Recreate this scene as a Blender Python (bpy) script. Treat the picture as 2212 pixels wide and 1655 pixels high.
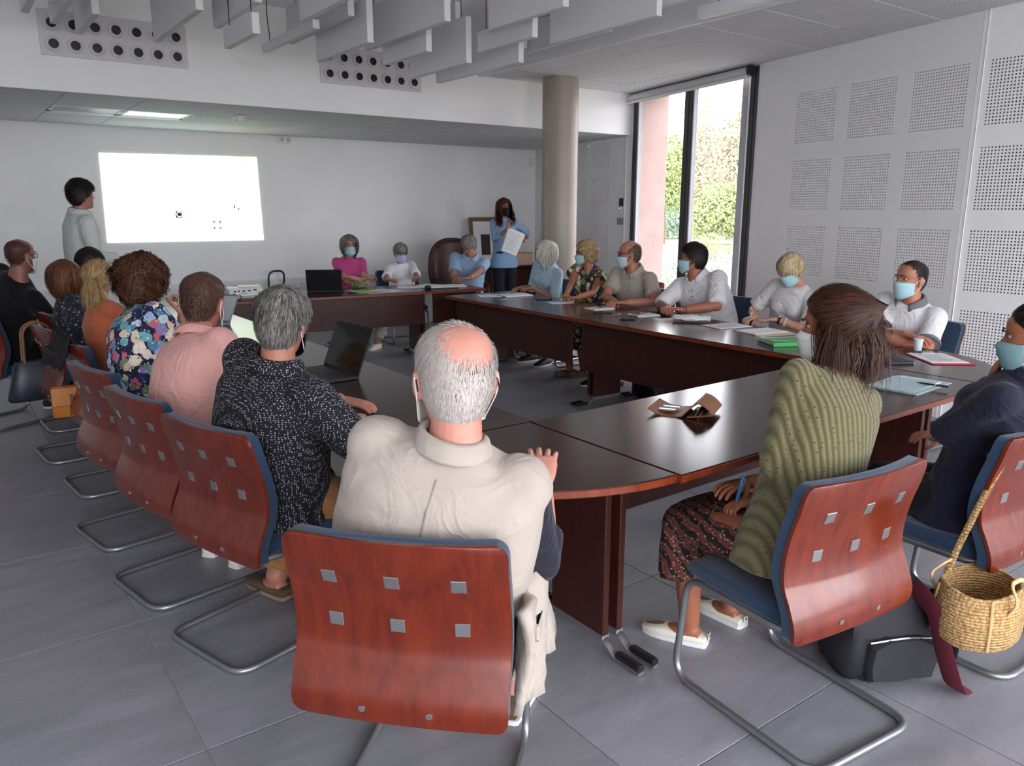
import bpy, math, random
import numpy as np
from mathutils import Matrix, Vector

for _o in list(bpy.data.objects):
    bpy.data.objects.remove(_o, do_unlink=True)
SC = bpy.context.scene
COL = SC.collection
PI = math.pi
RNG = random.Random(7)

# ------------------------------------------------------------------ camera
cam_d = bpy.data.cameras.new('camera')
cam_d.sensor_width = 36.0
cam_d.lens = 1670.0 / 2212.0 * 36.0
cam_d.clip_start = 0.05
cam_d.clip_end = 400
cam = bpy.data.objects.new('camera', cam_d)
COL.objects.link(cam)
_R = (0.8063, -0.5915, 0.0)
_p = math.atan2(373.5, 1670.0)
_yaw = math.atan2(1256.0, math.hypot(1670.0, 373.5))
_R = Vector((math.cos(_yaw), -math.sin(_yaw), 0))
_fh = Vector((math.sin(_yaw), math.cos(_yaw), 0))
_F = _fh * math.cos(_p) - Vector((0, 0, 1)) * math.sin(_p)
_U = Vector((0, 0, 1)) * math.cos(_p) + _fh * math.sin(_p)
_m = Matrix((( _R.x, _U.x, -_F.x, 0), (_R.y, _U.y, -_F.y, 0), (_R.z, _U.z, -_F.z, 1.6), (0, 0, 0, 1)))
cam.matrix_world = _m
SC.camera = cam

# ------------------------------------------------------------------ light and exposure
SC.view_settings.view_transform = 'Standard'
SC.view_settings.look = 'None'
SC.view_settings.gamma = 1.0
SC.view_settings.use_curve_mapping = False
SC.view_settings.exposure = 0.2
SKY = 9.0
world = bpy.data.worlds.new('world')
SC.world = world
world.use_nodes = True
_bg = world.node_tree.nodes['Background']
_bg.inputs['Color'].default_value = (0.985, 0.965, 1.02, 1)
_bg.inputs['Strength'].default_value = SKY

def portal(loc, target, sx, sy):
    """a light portal filling a real window opening (steers sampling of the sky, gives no light of its own)"""
    d = bpy.data.lights.new('window_portal', 'AREA')
    d.shape = 'RECTANGLE'; d.size = sx; d.size_y = sy
    d.cycles.is_portal = True
    o = bpy.data.objects.new('window_portal', d)
    o.location = loc
    o.rotation_euler = (Vector(target) - Vector(loc)).to_track_quat('-Z', 'Y').to_euler()
    COL.objects.link(o)

sun_d = bpy.data.lights.new('sun', 'SUN')
sun_d.energy = 3.5
sun_d.angle = math.radians(2.0)
sun_d.color = (1.0, 0.93, 0.82)
sun = bpy.data.objects.new('sun', sun_d)
sun.rotation_euler = (math.radians(50), 0, math.radians(200))
COL.objects.link(sun)
SC.cycles.max_bounces = 9
SC.cycles.diffuse_bounces = 7
SC.cycles.glossy_bounces = 3
SC.cycles.transparent_max_bounces = 12
SC.cycles.sample_clamp_indirect = 4.0
SC.cycles.use_denoising = True

# ------------------------------------------------------------------ material helpers
def s2l(c):
    return c / 12.92 if c <= 0.04045 else ((c + 0.055) / 1.055) ** 2.4

def hexc(h):
    return tuple(s2l(int(h[i:i + 2], 16) / 255) for i in (0, 2, 4)) + (1,)

def col4(c):
    return hexc(c) if isinstance(c, str) else (tuple(c) + (1,))[:4]

class NT:
    """small node-tree helper"""
    def __init__(s, name):
        s.m = bpy.data.materials.new(name); s.m.use_nodes = True
        s.t = s.m.node_tree; s.b = s.t.nodes['Principled BSDF']
    def n(s, typ, **kw):
        x = s.t.nodes.new('ShaderNode' + typ)
        for k, v in kw.items():
            if k.startswith('i_'):
                key = k[2:]; key = int(key) if key.isdigit() else key
                x.inputs[key].default_value = v
            else: setattr(x, k, v)
        return x
    def l(s, a, ao, b, bi): s.t.links.new(a.outputs[ao], b.inputs[bi])
    def coord(s, which='Object', scale=(1, 1, 1), rot=(0, 0, 0)):
        c = s.n('TexCoord'); mp = s.n('Mapping'); s.l(c, which, mp, 'Vector')
        mp.inputs['Scale'].default_value = scale; mp.inputs['Rotation'].default_value = rot
        return mp
    def noise(s, vec, scale, detail=3, rough=.55, dist=0):
        x = s.n('TexNoise', i_Scale=scale, i_Detail=detail, i_Roughness=rough, i_Distortion=dist)
        s.l(vec, 0, x, 'Vector'); return x
    def ramp(s, src, out, stops, interp='LINEAR'):
        r = s.n('ValToRGB'); cr = r.color_ramp; cr.interpolation = interp
        while len(cr.elements) < len(stops): cr.elements.new(.5)
        for e, (p, c) in zip(cr.elements, stops): e.position = p; e.color = col4(c)
        s.l(src, out, r, 'Fac'); return r
    def math(s, op, a, b=None, ao=0, bo=0):
        x = s.n('Math', operation=op)
        if isinstance(a, (int, float)): x.inputs[0].default_value = a
        else: s.l(a, ao, x, 0)
        if b is not None:
            if isinstance(b, (int, float)): x.inputs[1].default_value = b
            else: s.l(b, bo, x, 1)
        return x
    def mix(s, fac, a, b, fo=0, blend='MIX'):
        x = s.n('Mix', data_type='RGBA', blend_type=blend)
        if isinstance(fac, (int, float)): x.inputs[0].default_value = fac
        else: s.l(fac, fo, x, 0)
        for v, i in ((a, 6), (b, 7)):
            if isinstance(v, (str, tuple)): x.inputs[i].default_value = col4(v)
            else: s.l(v, 2 if v.bl_idname == 'ShaderNodeMix' else 0, x, i)
        return x
    def bump(s, src, out, strength, dist=.01):
        x = s.n('Bump', i_Strength=strength, i_Distance=dist)
        s.l(src, out, x, 'Height'); s.l(x, 0, s.b, 'Normal'); return x
    def base(s, x):
        s.l(x, 2 if x.bl_idname == 'ShaderNodeMix' else 0, s.b, 'Base Color')

MATS = {}
def mat(name, color='808080', rough=.55, metal=0, spec=.5, var=0, vscale=8, bump=0, bscale=60, emit=0, ecol=None, sheen=0, bdist=.004):
    """plain procedural material: a colour with slight noise variation and relief"""
    if name in MATS: return MATS[name]
    t = NT(name); b = t.b; c = col4(color)
    b.inputs['Base Color'].default_value = c
    b.inputs['Roughness'].default_value = rough; b.inputs['Metallic'].default_value = metal
    b.inputs['Specular IOR Level'].default_value = spec
    if sheen: b.inputs['Sheen Weight'].default_value = sheen
    if var or bump:
        v = t.coord()
        if var:
            n = t.noise(v, vscale, 4)
            lo = tuple(x * (1 - var) for x in c[:3]); hi = tuple(min(1, x * (1 + var)) for x in c[:3])
            t.base(t.ramp(n, 0, [(.3, lo), (.7, hi)]))
        if bump:
            n2 = t.noise(v, bscale, 3); t.bump(n2, 0, bump, bdist)
    if emit:
        b.inputs['Emission Color'].default_value = col4(ecol or color); b.inputs['Emission Strength'].default_value = emit
    MATS[name] = t.m
    return t.m

def wood(name, dark, light, rough, scale=(1, 1, 1), coat=0, spec=.5):
    if name in MATS: return MATS[name]
    t = NT(name); v = t.coord('Object', scale)
    n = t.noise(v, 5, 4, .55, .5)
    n2 = t.noise(v, 22, 3, .6, .3)
    mx = t.n('Mix', data_type='FLOAT'); mx.inputs[0].default_value = .22
    t.l(n, 0, mx, 2); t.l(n2, 0, mx, 3)
    t.base(t.ramp(mx, 0, [(.3, dark), (.52, tuple((a + b) / 2 for a, b in zip(col4(dark), col4(light)))[:3]), (.72, light)]))
    t.b.inputs['Roughness'].default_value = rough
    t.b.inputs['Specular IOR Level'].default_value = spec
    if coat: t.b.inputs['Coat Weight'].default_value = coat; t.b.inputs['Coat Roughness'].default_value = .12
    t.bump(n2, 0, .05, .002)
    MATS[name] = t.m; return t.m

def dots(name, base, dot, pitch, rad, rough=.8, axes=(0, 1), emit=0):
    """perforation too fine to build: a regular grid of small dark dots"""
    if name in MATS: return MATS[name]
    t = NT(name); v = t.coord('Object', (1 / pitch,) * 3)
    sp = t.n('SeparateXYZ'); t.l(v, 0, sp, 0)
    q = []
    for a in axes:
        f = t.math('FRACT', sp, ao=a); f2 = t.math('SUBTRACT', f, .5); q.append(t.math('MULTIPLY', f2, f2))
    d = t.math('ADD', q[0], q[1]); lt = t.math('LESS_THAN', d, rad * rad)
    t.base(t.mix(lt, base, dot)); t.b.inputs['Roughness'].default_value = rough
    MATS[name] = t.m; return t.m

# ------------------------------------------------------------------ mesh helpers
class MB:
    """collects vertices and faces, with a material slot per face"""
    def __init__(s): s.v = []; s.f = []; s.mi = []
    def add(s, vs, fs, mi=0, M=None):
        o = len(s.v)
        if M is not None: vs = [tuple(M @ Vector(p)) for p in vs]
        s.v += [tuple(map(float, p)) for p in vs]
        s.f += [tuple(i + o for i in f) for f in fs]
        s.mi += [mi] * len(fs); return s
    def box(s, c, size, mi=0, M=None, top=1.0):
        x, y, z = (d / 2 for d in size); cx, cy, cz = c
        vs = [(cx + a * x * (top if k > 0 else 1), cy + b * y * (top if k > 0 else 1), cz + k * z) for k in (-1, 1) for a, b in ((-1, -1), (1, -1), (1, 1), (-1, 1))]
        return s.add(vs, [(3, 2, 1, 0), (4, 5, 6, 7), (0, 1, 5, 4), (1, 2, 6, 5), (2, 3, 7, 6), (3, 0, 4, 7)], mi, M)
    def bbox(s, c, size, bev, mi=0, M=None):
        """box with chamfered edges (rounded look in one ring)"""
        x, y, z = (d / 2 for d in size); b = min(bev, x * .9, y * .9, z * .9); rings = []
        for zz, ins in ((-z, b), (-z + b, 0), (z - b, 0), (z, b)):
            r = []
            for sx, sy in ((-1, -1), (1, -1), (1, 1), (-1, 1)):
                px, py = x - ins, y - ins; k = b
                pts = [(sx * px, sy * (py - k)), (sx * (px - k), sy * py)]
                if sx * sy < 0: pts = pts[::-1] if False else pts
                if (sx, sy) in ((-1, -1), (1, 1)): r += pts
                else: r += pts[::-1]
            rings.append([(c[0] + p[0], c[1] + p[1], c[2] + zz) for p in r])
        return s.loft(rings, True, mi, M)
    def loft(s, rings, caps=True, mi=0, M=None, closed=True):
        n = len(rings[0]); vs = [p for r in rings for p in r]; fs = []
        for i in range(len(rings) - 1):
            for j in range(n if closed else n - 1):
                a = i * n + j; b = i * n + (j + 1) % n
                fs.append((a, b, b + n, a + n))
        if caps: fs += [tuple(range(n - 1, -1, -1)), tuple(range((len(rings) - 1) * n, len(rings) * n))]
        return s.add(vs, fs, mi, M)
    def tube(s, pts, r, n=10, mi=0, closed=False, M=None, flat=None):
        """tube along a polyline; r a number or list; flat=(ratio, up) squashes the section"""
        P = [Vector(p) for p in pts]; R = r if hasattr(r, '__len__') else [r] * len(P); rings = []
        up = None
        for i, p in enumerate(P):
            if closed: t = P[(i + 1) % len(P)] - P[i - 1]
            else: t = P[min(i + 1, len(P) - 1)] - P[max(i - 1, 0)]
            t.normalize()
            if up is None:
                up = Vector((0, 0, 1)) if abs(t.z) < .9 else Vector((0, 1, 0))
                if flat: up = Vector(flat[1])
            up = (up - t * up.dot(t)).normalized() if (up - t * up.dot(t)).length > 1e-5 else t.orthogonal().normalized()
            sd = t.cross(up); k = flat[0] if flat else 1
            rings.append([tuple(p + sd * math.cos(2 * PI * j / n) * R[i] + up * math.sin(2 * PI * j / n) * R[i] * k) for j in range(n)])
        if closed: rings.append(rings[0])
        return s.loft(rings, not closed, mi, M)
    def lathe(s, prof, n=20, mi=0, M=None):
        return s.loft([[(r * math.cos(2 * PI * j / n), r * math.sin(2 * PI * j / n), z) for j in range(n)] for r, z in prof], True, mi, M)
    def ell(s, c, r, nu=14, nv=9, mi=0, M=None):
        rings = []
        for i in range(nv + 1):
            t = -PI / 2 + PI * (i + .02) / (nv + .04)
            rings.append([(c[0] + r[0] * math.cos(t) * math.cos(2 * PI * j / nu), c[1] + r[1] * math.cos(t) * math.sin(2 * PI * j / nu), c[2] + r[2] * math.sin(t)) for j in range(nu)])
        return s.loft(rings, True, mi, M)
    def prism(s, poly, z0, z1, mi=0, M=None):
        return s.loft([[(x, y, z0) for x, y in poly], [(x, y, z1) for x, y in poly]], True, mi, M)
    def build(s, name, mats, parent=None, smooth=False, loc=None):
        me = bpy.data.meshes.new(name)
        me.from_pydata(s.v, [], s.f)
        for m in (mats if isinstance(mats, (list, tuple)) else [mats]): me.materials.append(m)
        if any(s.mi): me.polygons.foreach_set('material_index', s.mi)
        if smooth:
            me.polygons.foreach_set('use_smooth', [True] * len(s.f))
            if smooth != 'all': me.set_sharp_from_angle(angle=math.radians(40))
        me.update()
        return link(name, me, parent, loc)

def link(name, me, parent=None, loc=None):
    o = bpy.data.objects.new(name, me); COL.objects.link(o)
    if parent is not None: o.parent = parent
    if loc is not None: o.location = loc
    return o

def tag(o, label=None, cat=None, group=None, kind=None):
    if label: o['label'] = label
    if cat: o['category'] = cat
    if group: o['group'] = group
    if kind: o['kind'] = kind
    return o

def thing(name, label, cat, loc=(0, 0, 0), rz=0, group=None):
    o = bpy.data.objects.new(name, None); COL.objects.link(o)
    o.location = loc; o.rotation_euler = (0, 0, rz); o.empty_display_size = .1
    return tag(o, label, cat, group)

def struct(o): o['kind'] = 'structure'; return o

def copy_tree(o, parent=None):
    c = o.copy(); COL.objects.link(c)
    if parent is not None: c.parent = parent
    for ch in list(o.children): copy_tree(ch, c)
    return c

def fillet(pts, rad, n=6):
    """round the corners of a polyline"""
    P = [Vector(p) for p in pts]; out = [P[0]]
    for i in range(1, len(P) - 1):
        a, b, c = P[i - 1], P[i], P[i + 1]; u = (a - b); w = (c - b)
        r = min(rad if not hasattr(rad, '__len__') else rad[i], u.length * .48, w.length * .48)
        p, q = b + u.normalized() * r, b + w.normalized() * r
        for k in range(n + 1):
            t = k / n; out.append(p * (1 - t) ** 2 + b * 2 * t * (1 - t) + q * t * t)
    out.append(P[-1]); return out

def RZ(a): return Matrix.Rotation(a, 4, 'Z')
def RX(a): return Matrix.Rotation(a, 4, 'X')
def RY(a): return Matrix.Rotation(a, 4, 'Y')
def T(x, y=0, z=0): return Matrix.Translation((x, y, z))
# ------------------------------------------------------------------ materials of the room
M_wall = mat('wall_paint', 'E9E9EA', .75, var=.02, vscale=3)
M_ceil = mat('ceiling_paint', 'E6E6E8', .85)
M_hole_dark = mat('hole_dark_felt', '101012', .95)  # black backing put in to give the deep panel holes their dark
M_tileperf = dots('perforated_ceiling_tile', 'DEDEE0', '77787C', .021, .26)
M_plain = mat('white_lacquer', 'E4E4E6', .5)
M_alu = mat('anodised_aluminium', 'A9ABAE', .38, .9)
M_grey_tube = mat('grey_painted_tube', '8E9094', .35, .75)
M_black = mat('black_plastic', '0E0E10', .45)
M_dark = mat('dark_plastic', '1B1C20', .5)
M_frame = mat('dark_window_frame', '3A393B', .45, .2)
M_frame_lit = mat('lit_frame_tone', 'B9BDC4', .5)  # pale tone puts the lit sides of the frame into colour
M_terra = mat('terracotta_render', 'CDB0A9', .85, var=.08, vscale=4, bump=.2, bscale=120)  # render colour paled to carry the glare outside
M_conc = mat('polished_concrete', '968C84', .42, var=.10, vscale=2.2, bump=.04, bscale=40)
M_grout = mat('grout', 'B0B1B3', .9)
M_white = mat('white_plastic', 'E2E3E4', .4)
M_paper = mat('paper', 'E8E9EC', .8)

def floor_mat():
    t = NT('grey_stone_tile'); v = t.coord('Object', (1, 1, 1))
    oi = t.n('ObjectInfo'); ad = t.n('VectorMath', operation='ADD'); t.l(v, 0, ad, 0); 
    cb = t.n('CombineXYZ'); r10 = t.math('MULTIPLY', oi, 50, ao=5); t.l(r10, 0, cb, 0); t.l(r10, 0, cb, 1); t.l(cb, 0, ad, 1)
    st = t.n('VectorMath', operation='MULTIPLY'); st.inputs[1].default_value = (.8, 2.6, 1); t.l(ad, 0, st, 0)
    n = t.noise(st, 2.4, 6, .62, .6); n2 = t.noise(ad, 60, 3, .6)
    r = t.ramp(n, 0, [(.28, (.208,.208,.232)), (.5, (.262,.262,.292)), (.72, (.322,.322,.356))])
    r2 = t.ramp(n2, 0, [(.3, (.90, .90, .90)), (.7, (1, 1, 1))])
    tone = t.math('MULTIPLY_ADD', oi, .16, ao=5); tone.inputs[2].default_value = .92
    m1 = t.mix(1.0, r, r2, blend='MULTIPLY'); cc = t.n('CombineColor')
    for i in range(3): t.l(tone, 0, cc, i)
    m2 = t.n('Mix', data_type='RGBA', blend_type='MULTIPLY'); m2.inputs[0].default_value = 1; t.l(m1, 2, m2, 6); t.l(cc, 0, m2, 7)
    t.base(m2)
    rr = t.ramp(n, 0, [(.3, (.30, .30, .30)), (.7, (.42, .42, .42))]); t.l(rr, 0, t.b, 'Roughness')
    t.bump(n2, 0, .04, .002)
    return t.m
M_floor = floor_mat()

# ------------------------------------------------------------------ floor
X0, X1, Y0, Y1 = -3.2, 9.3, -2.6, 9.8
fl = MB().box(((X0 + X1) / 2, (Y0 + Y1) / 2, -.08), (X1 - X0 + .6, Y1 - Y0 + .6, .15)).build('floor', M_grout); struct(fl)
TS, TY = .962, .930
tile_me = None
for i in range(-4, 9):
    for j in range(-5, 10):
        x, y = .464 + i * TS, 1.269 + j * TY
        if x > 7.9 and y < 20: continue
        if x + TS < X0 or y > Y1 - .05 or y + TY < Y0: continue
        if tile_me is None:
            g = .0022; b = MB()
            b.loft([[(g, g, -.006), (TS - g, g, -.006), (TS - g, TY - g, -.006), (g, TY - g, -.006)],
                    [(g, g, -.001), (TS - g, g, -.001), (TS - g, TY - g, -.001), (g, TY - g, -.001)],
                    [(g + .001, g + .001, 0), (TS - g - .001, g + .001, 0), (TS - g - .001, TY - g - .001, 0), (g + .001, TY - g - .001, 0)]])
            tile_me = b.build('floor_tile', M_floor, fl, loc=(x, y, 0)).data
        else: link('floor_tile', tile_me, fl, (x, y, 0))

# ------------------------------------------------------------------ walls
ANG = math.radians(11.6)
WC = (7.64, 9.8)
MWR = Matrix(((-math.sin(ANG), math.cos(ANG), 0, WC[0]), (-math.cos(ANG), -math.sin(ANG), 0, WC[1]), (0, 0, 1, 0), (0, 0, 0, 1)))   # x: along the wall towards the camera, y: outwards
MWN = Matrix(((0, 1, 0, 6.2), (-1, 0, 0, 2.785), (0, 0, 1, 0), (0, 0, 0, 1)))
PW, PH, PN = .465, .455, 20

def perf_mesh():
    p = PW / PN; q = PH / PN; hx, hz = p * .25, q * .25; d = .012; b = MB()
    for i in range(PN):
        for k in range(PN):
            x0, x1, z0, z1 = i * p, (i + 1) * p, k * q, (k + 1) * q
            a, c, e, g = (x0 + x1) / 2 - hx, (x0 + x1) / 2 + hx, (z0 + z1) / 2 - hz, (z0 + z1) / 2 + hz
            vs = [(x0, 0, z0), (x1, 0, z0), (x1, 0, z1), (x0, 0, z1), (a, 0, e), (c, 0, e), (c, 0, g), (a, 0, g), (a, d, e), (c, d, e), (c, d, g), (a, d, g)]
            b.add(vs, [(0, 1, 5, 4), (1, 2, 6, 5), (2, 3, 7, 6), (3, 0, 4, 7), (4, 5, 9, 8), (5, 6, 10, 9), (6, 7, 11, 10), (7, 4, 8, 11)])
    me = bpy.data.meshes.new('perforated_panel'); me.from_pydata(b.v, [], b.f); me.materials.append(M_wall); return me
PERF = perf_mesh()

def wall_skin(name, M, length, height, holes, backs, panels):
    """plaster skin with cut-outs, a solid wall behind it, perforated panels set into the cut-outs"""
    xs = sorted({0, length} | {a for h in holes for a in h[:2]}); zs = sorted({0, height} | {a for h in holes for a in h[2:]})
    b = MB()
    for a, c in zip(xs, xs[1:]):
        for e, g in zip(zs, zs[1:]):
            mx, mz = (a + c) / 2, (e + g) / 2
            if any(h[0] < mx < h[1] and h[2] < mz < h[3] for h in holes): continue
            b.add([(a, 0, e), (c, 0, e), (c, 0, g), (a, 0, g)], [(0, 1, 2, 3)])
    for (a, c, e, g) in backs:
        b.box(((a + c) / 2, .19, (e + g) / 2), (c - a, .30, g - e), 1)
        for xx in (a, c): b.add([(xx, 0, e), (xx, .05, e), (xx, .05, g), (xx, 0, g)], [(0, 1, 2, 3)])
        if e > .1: b.add([(a, 0, e), (c, 0, e), (c, .05, e), (a, .05, e)], [(0, 1, 2, 3)])
    w = b.build(name, [M_wall, M_hole_dark]); w.matrix_world = M; struct(w)
    for (x, z, sz) in panels:
        o = link('perforated_panel', PERF, w, (x, 0, z)); o.scale = (1, 1, sz)
    return w

WS0, WS1, WZ1 = 2.729, 4.889, 2.972
pr = [(x, z, 1) for x in (5.413, 6.023, 6.633) for z in (.412, 1.004, 1.597, 2.193)] + \
     [(x, z, s) for x in (.505, 1.115, 1.722) for z, s in ((.385, 1), (.976, 1), (1.570, 1), (2.14, .72))]
holes = [(WS0, WS1, -1, WZ1)] + [(x, x + PW, z, z + PH * s) for x, z, s in pr]
wr = wall_skin('wall_right', MWR, 7.16, 3.4, holes, [(-.4, WS0, 0, 3.4), (WS1, 7.2, 0, 3.4), (WS0, WS1, WZ1, 3.4)], pr)
pn = [(x, z, 1) for x in (.08, .69, 1.30) for z in (.412, 1.004, 1.597, 2.193)]
wn = wall_skin('wall_right', MWN, 5.4, 3.4, [(x, x + PW, z, z + PH) for x, z, s in pn], [(0.05, 5.6, 0, 3.4)], pn)

wb = MB().box((2.4, 9.95, 1.7), (12.0, .3, 3.4)).build('wall_back', M_wall); struct(wb)
wl = MB().box((-3.35, 3.6, 1.7), (.3, 13.0, 3.4)).build('wall_left', M_wall); struct(wl)
# wall behind the photographer, with a wide glazed opening that lights the near side of the room
RX0, RX1, RZ1 = -3.0, 6.1, 2.9
b = MB()
b.box(((-3.5 + RX0) / 2, Y0 - .15, 1.7), (RX0 + 3.5, .3, 3.4)); b.box(((RX1 + 6.5) / 2, Y0 - .15, 1.7), (6.5 - RX1, .3, 3.4))
b.box(((RX0 + RX1) / 2, Y0 - .15, (RZ1 + 3.4) / 2), (RX1 - RX0, .3, 3.4 - RZ1))
wf = b.build('wall_front', M_wall); struct(wf)
portal(((RX0 + RX1) / 2, Y0 - .04, RZ1 / 2), ((RX0 + RX1) / 2, 0, RZ1 / 2), RX1 - RX0, RZ1)
_pc = MWR @ Vector(((WS0 + WS1) / 2, .09, 1.48)); _pt = MWR @ Vector(((WS0 + WS1) / 2, -2, 1.48))
portal(_pc, _pt, WS1 - WS0, 2.96)
b = MB()
for k in range(6):
    b.box((RX0 + .04 + k * (RX1 - RX0 - .08) / 5, Y0 - .12, RZ1 / 2), (.07, .07, RZ1))
b.box(((RX0 + RX1) / 2, Y0 - .12, RZ1 - .04), (RX1 - RX0, .07, .08)); b.box(((RX0 + RX1) / 2, Y0 - .12, .05), (RX1 - RX0, .07, .1))
w2 = b.build('window_2', M_frame); struct(w2)

# ------------------------------------------------------------------ ceilings
struct(MB().box((2.0, 3.6, 3.42), (11.4, 13.0, .14)).build('ceiling', M_ceil))
ZL, XL, YF, ZS = 2.98, 4.86, 7.18, 2.5

def clip(poly, P, n):
    """keep the part of a convex polygon where (p-P).n <= 0"""
    out = []
    for i, a in enumerate(poly):
        c = poly[(i + 1) % len(poly)]
        da = (a[0] - P[0]) * n[0] + (a[1] - P[1]) * n[1]; dc = (c[0] - P[0]) * n[0] + (c[1] - P[1]) * n[1]
        if da <= 0: out.append(a)
        if da * dc < 0: t = da / (da - dc); out.append((a[0] + t * (c[0] - a[0]), a[1] + t * (c[1] - a[1])))
    return out
WN2 = (math.cos(ANG), -math.sin(ANG))
def in_room(poly):
    p = clip(poly, WC, WN2)
    return clip(p, (6.2, 0), (1, 0)) if p and min(q[1] for q in p) < 2.78 and max(q[1] for q in p) <= 2.79 else p

# lower ceiling on the right
low = MB().prism([(XL, Y0), (6.2, Y0), (6.2, 2.785), (7.11, 7.18), (XL, YF)], ZL + .015, ZL + .3).build('ceiling', M_plain); struct(low)
struct(MB().box((XL - .015, (Y0 + YF) / 2, ZL + .17), (.03, YF - Y0, .36)).build('trim_2', M_plain))
xs = [XL, 5.284, 5.884, 6.484, 7.084, 7.684]; ys = [3.10 + .597 * k for k in range(-11, 8)]
ys = [y for y in ys if y > Y0 and y < YF - .1] + [YF]; ys = [Y0] + ys
def ceil_tile(poly, z, parent, m=None, name='ceiling_tile', up=.018, g=.004, bot=0):
    if len(poly) < 3: return None
    cx = sum(p[0] for p in poly) / len(poly); cy = sum(p[1] for p in poly) / len(poly)
    q = []
    for p in poly:
        d = math.hypot(p[0] - cx, p[1] - cy); k = max(0, 1 - g * 1.3 / d) if d > 1e-6 else 1
        q.append(((p[0] - cx) * k, (p[1] - cy) * k))
    q2 = [(a * .985, c * .985) for a, c in q]
    b = MB().loft([[(a, c, bot) for a, c in q2], [(a, c, bot + .004) for a, c in q], [(a, c, up) for a, c in q]])
    return b.build(name, m or M_tileperf, parent, loc=(cx, cy, z))
for a, c in zip(xs, xs[1:]):
    for e, g in zip(ys, ys[1:]):
        ceil_tile(in_room([(a, e), (c, e), (c, g), (a, g)]), ZL, low)
# soffit in front of the projection wall
sof = MB().prism([(X0, YF + .01), (7.1, YF + .01), (7.62, 9.8), (X0, 9.8)], ZS + .015, ZS + .2).build('ceiling', M_plain); struct(sof)
sx = [.98 + .598 * k for k in range(-7, 12)]; sy = [YF + .024, 8.15, 8.77, 9.79]
M_refl_panel = mat('reflecting_diffuser', 'E9F4EE', .4, emit=.75, ecol='E6F6EC')  # emission stands in for the projection mirrored in the panel, no lamp burns
M_lamp_off = mat('unlit_diffuser', '8F9491', .35)
lamp_n = 0
for i, (a, c) in enumerate(zip(sx, sx[1:])):
    for j, (e, g) in enumerate(zip(sy, sy[1:])):
        p = in_room([(a, e), (c, e), (c, g), (a, g)])
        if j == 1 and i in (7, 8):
            on = i == 8  # picks the panel that mirrors the projection
            t = thing('ceiling_light', 'square recessed ceiling light panel, %s' % ('white with a glow for the reflected projection' if on else 'grey and unlit, left of the reflecting one'), 'ceiling light', ((a + c) / 2, (e + g) / 2, ZS - .002))
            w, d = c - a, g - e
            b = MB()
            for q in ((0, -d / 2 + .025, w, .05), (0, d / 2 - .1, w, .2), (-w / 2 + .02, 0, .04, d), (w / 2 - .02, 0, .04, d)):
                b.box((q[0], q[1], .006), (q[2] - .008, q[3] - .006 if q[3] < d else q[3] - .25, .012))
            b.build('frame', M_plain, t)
            MB().box((0, -.075, .008), (w - .07, d - .2, .008)).build('diffuser', M_refl_panel if on else M_lamp_off, t)
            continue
        ceil_tile(p, ZS, sof)
# fascia between the two ceiling heights
fa = MB().box((1.9, YF + .011, 2.95), (10.4, .022, .9)).build('wall_fascia', M_wall); struct(fa)
# round concrete column
colo = MB().lathe([(.196, 0), (.196, .02), (.196, 2.96), (.196, 2.985)], 40).build('column', M_conc, smooth=True, loc=(5.63, 6.785, 0)); struct(colo)

# air nozzle plates on the fascia
M_noz = mat('nozzle_white', 'C9C8CB', .5)
for x0, lab in ((.92, 'left'), (3.155, 'right')):
    t = thing('air_nozzle_plate', 'white plate of round dark-mouthed air nozzles on the %s' % ('fascia above the projected picture' if lab == 'left' else 'fascia nearer the column'), 'air vent', (x0, YF, 2.84))
    MB().bbox((.445, -.004, .08), (1.07, .012, .33), .003).build('plate', M_noz, t)
    for r in range(2):
        for k in range(7):
            b = MB(); X = RX(PI / 2)
            prof = [(.058, 0), (.057, .012), (.047, .02), (.038, .022), (.034, .016), (.032, .001)]
            b.loft([[(rr * math.cos(2 * PI * j / 22), -zz - .009, rr * math.sin(2 * PI * j / 22)) for j in range(22)] for rr, zz in prof[:5]], False, 0)
            b.loft([[(rr * math.cos(2 * PI * j / 22), -zz - .009, rr * math.sin(2 * PI * j / 22)) for j in range(22)] for rr, zz in prof[4:]], False, 1)
            b.add([(.033 * math.cos(2 * PI * j / 22), -.0105, .033 * math.sin(2 * PI * j / 22)) for j in range(22)], [tuple(range(22))], 1)  # black throat and disc paint the dark of the open nozzle
            b.build('nozzle', [M_noz, M_black], t, smooth=True, loc=(k * .149, 0, r * .15))

# hanging acoustic baffles: x, near y, far y, bottom z, height
M_baf = mat('baffle_board', 'DCDCDE', .8)
BAF = [(1.07, 6.34, 7.1, 2.92, .28), (1.58, 5.67, 6.9, 2.89, .3), (1.87, 5.37, 6.3, 2.92, .3), (1.84, 5.36, 5.98, 2.725, .13), (2.58, 5.49, 6.68, 2.955, .28),
       (2.68, 5.40, 6.33, 2.775, .3), (2.99, 4.85, 6.09, 2.86, .3), (3.14, 5.36, 6.06, 2.76, .3), (3.63, 5.72, 6.3, 2.995, .25), (3.51, 5.38, 6.28, 2.72, .34),
       (3.60, 4.66, 5.36, 2.80, .15), (3.42, 4.11, 4.95, 2.87, .3), (3.86, 5.17, 6.43, 2.73, .16), (2.20, 4.35, 5.45, 2.86, .32), (3.95, 3.8, 4.9, 2.83, .32),
       (4.12, 3.45, 4.5, 2.93, .28), (.86, 5.7, 6.75, 2.90, .32), (.66, 5.4, 6.5, 2.90, .3), (4.55, 4.9, 6.0, 3.0, .25), (4.45, 5.9, 7.0, 3.02, .25)]
M_cable = mat('cable_black', '17171A', .5)
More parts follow.
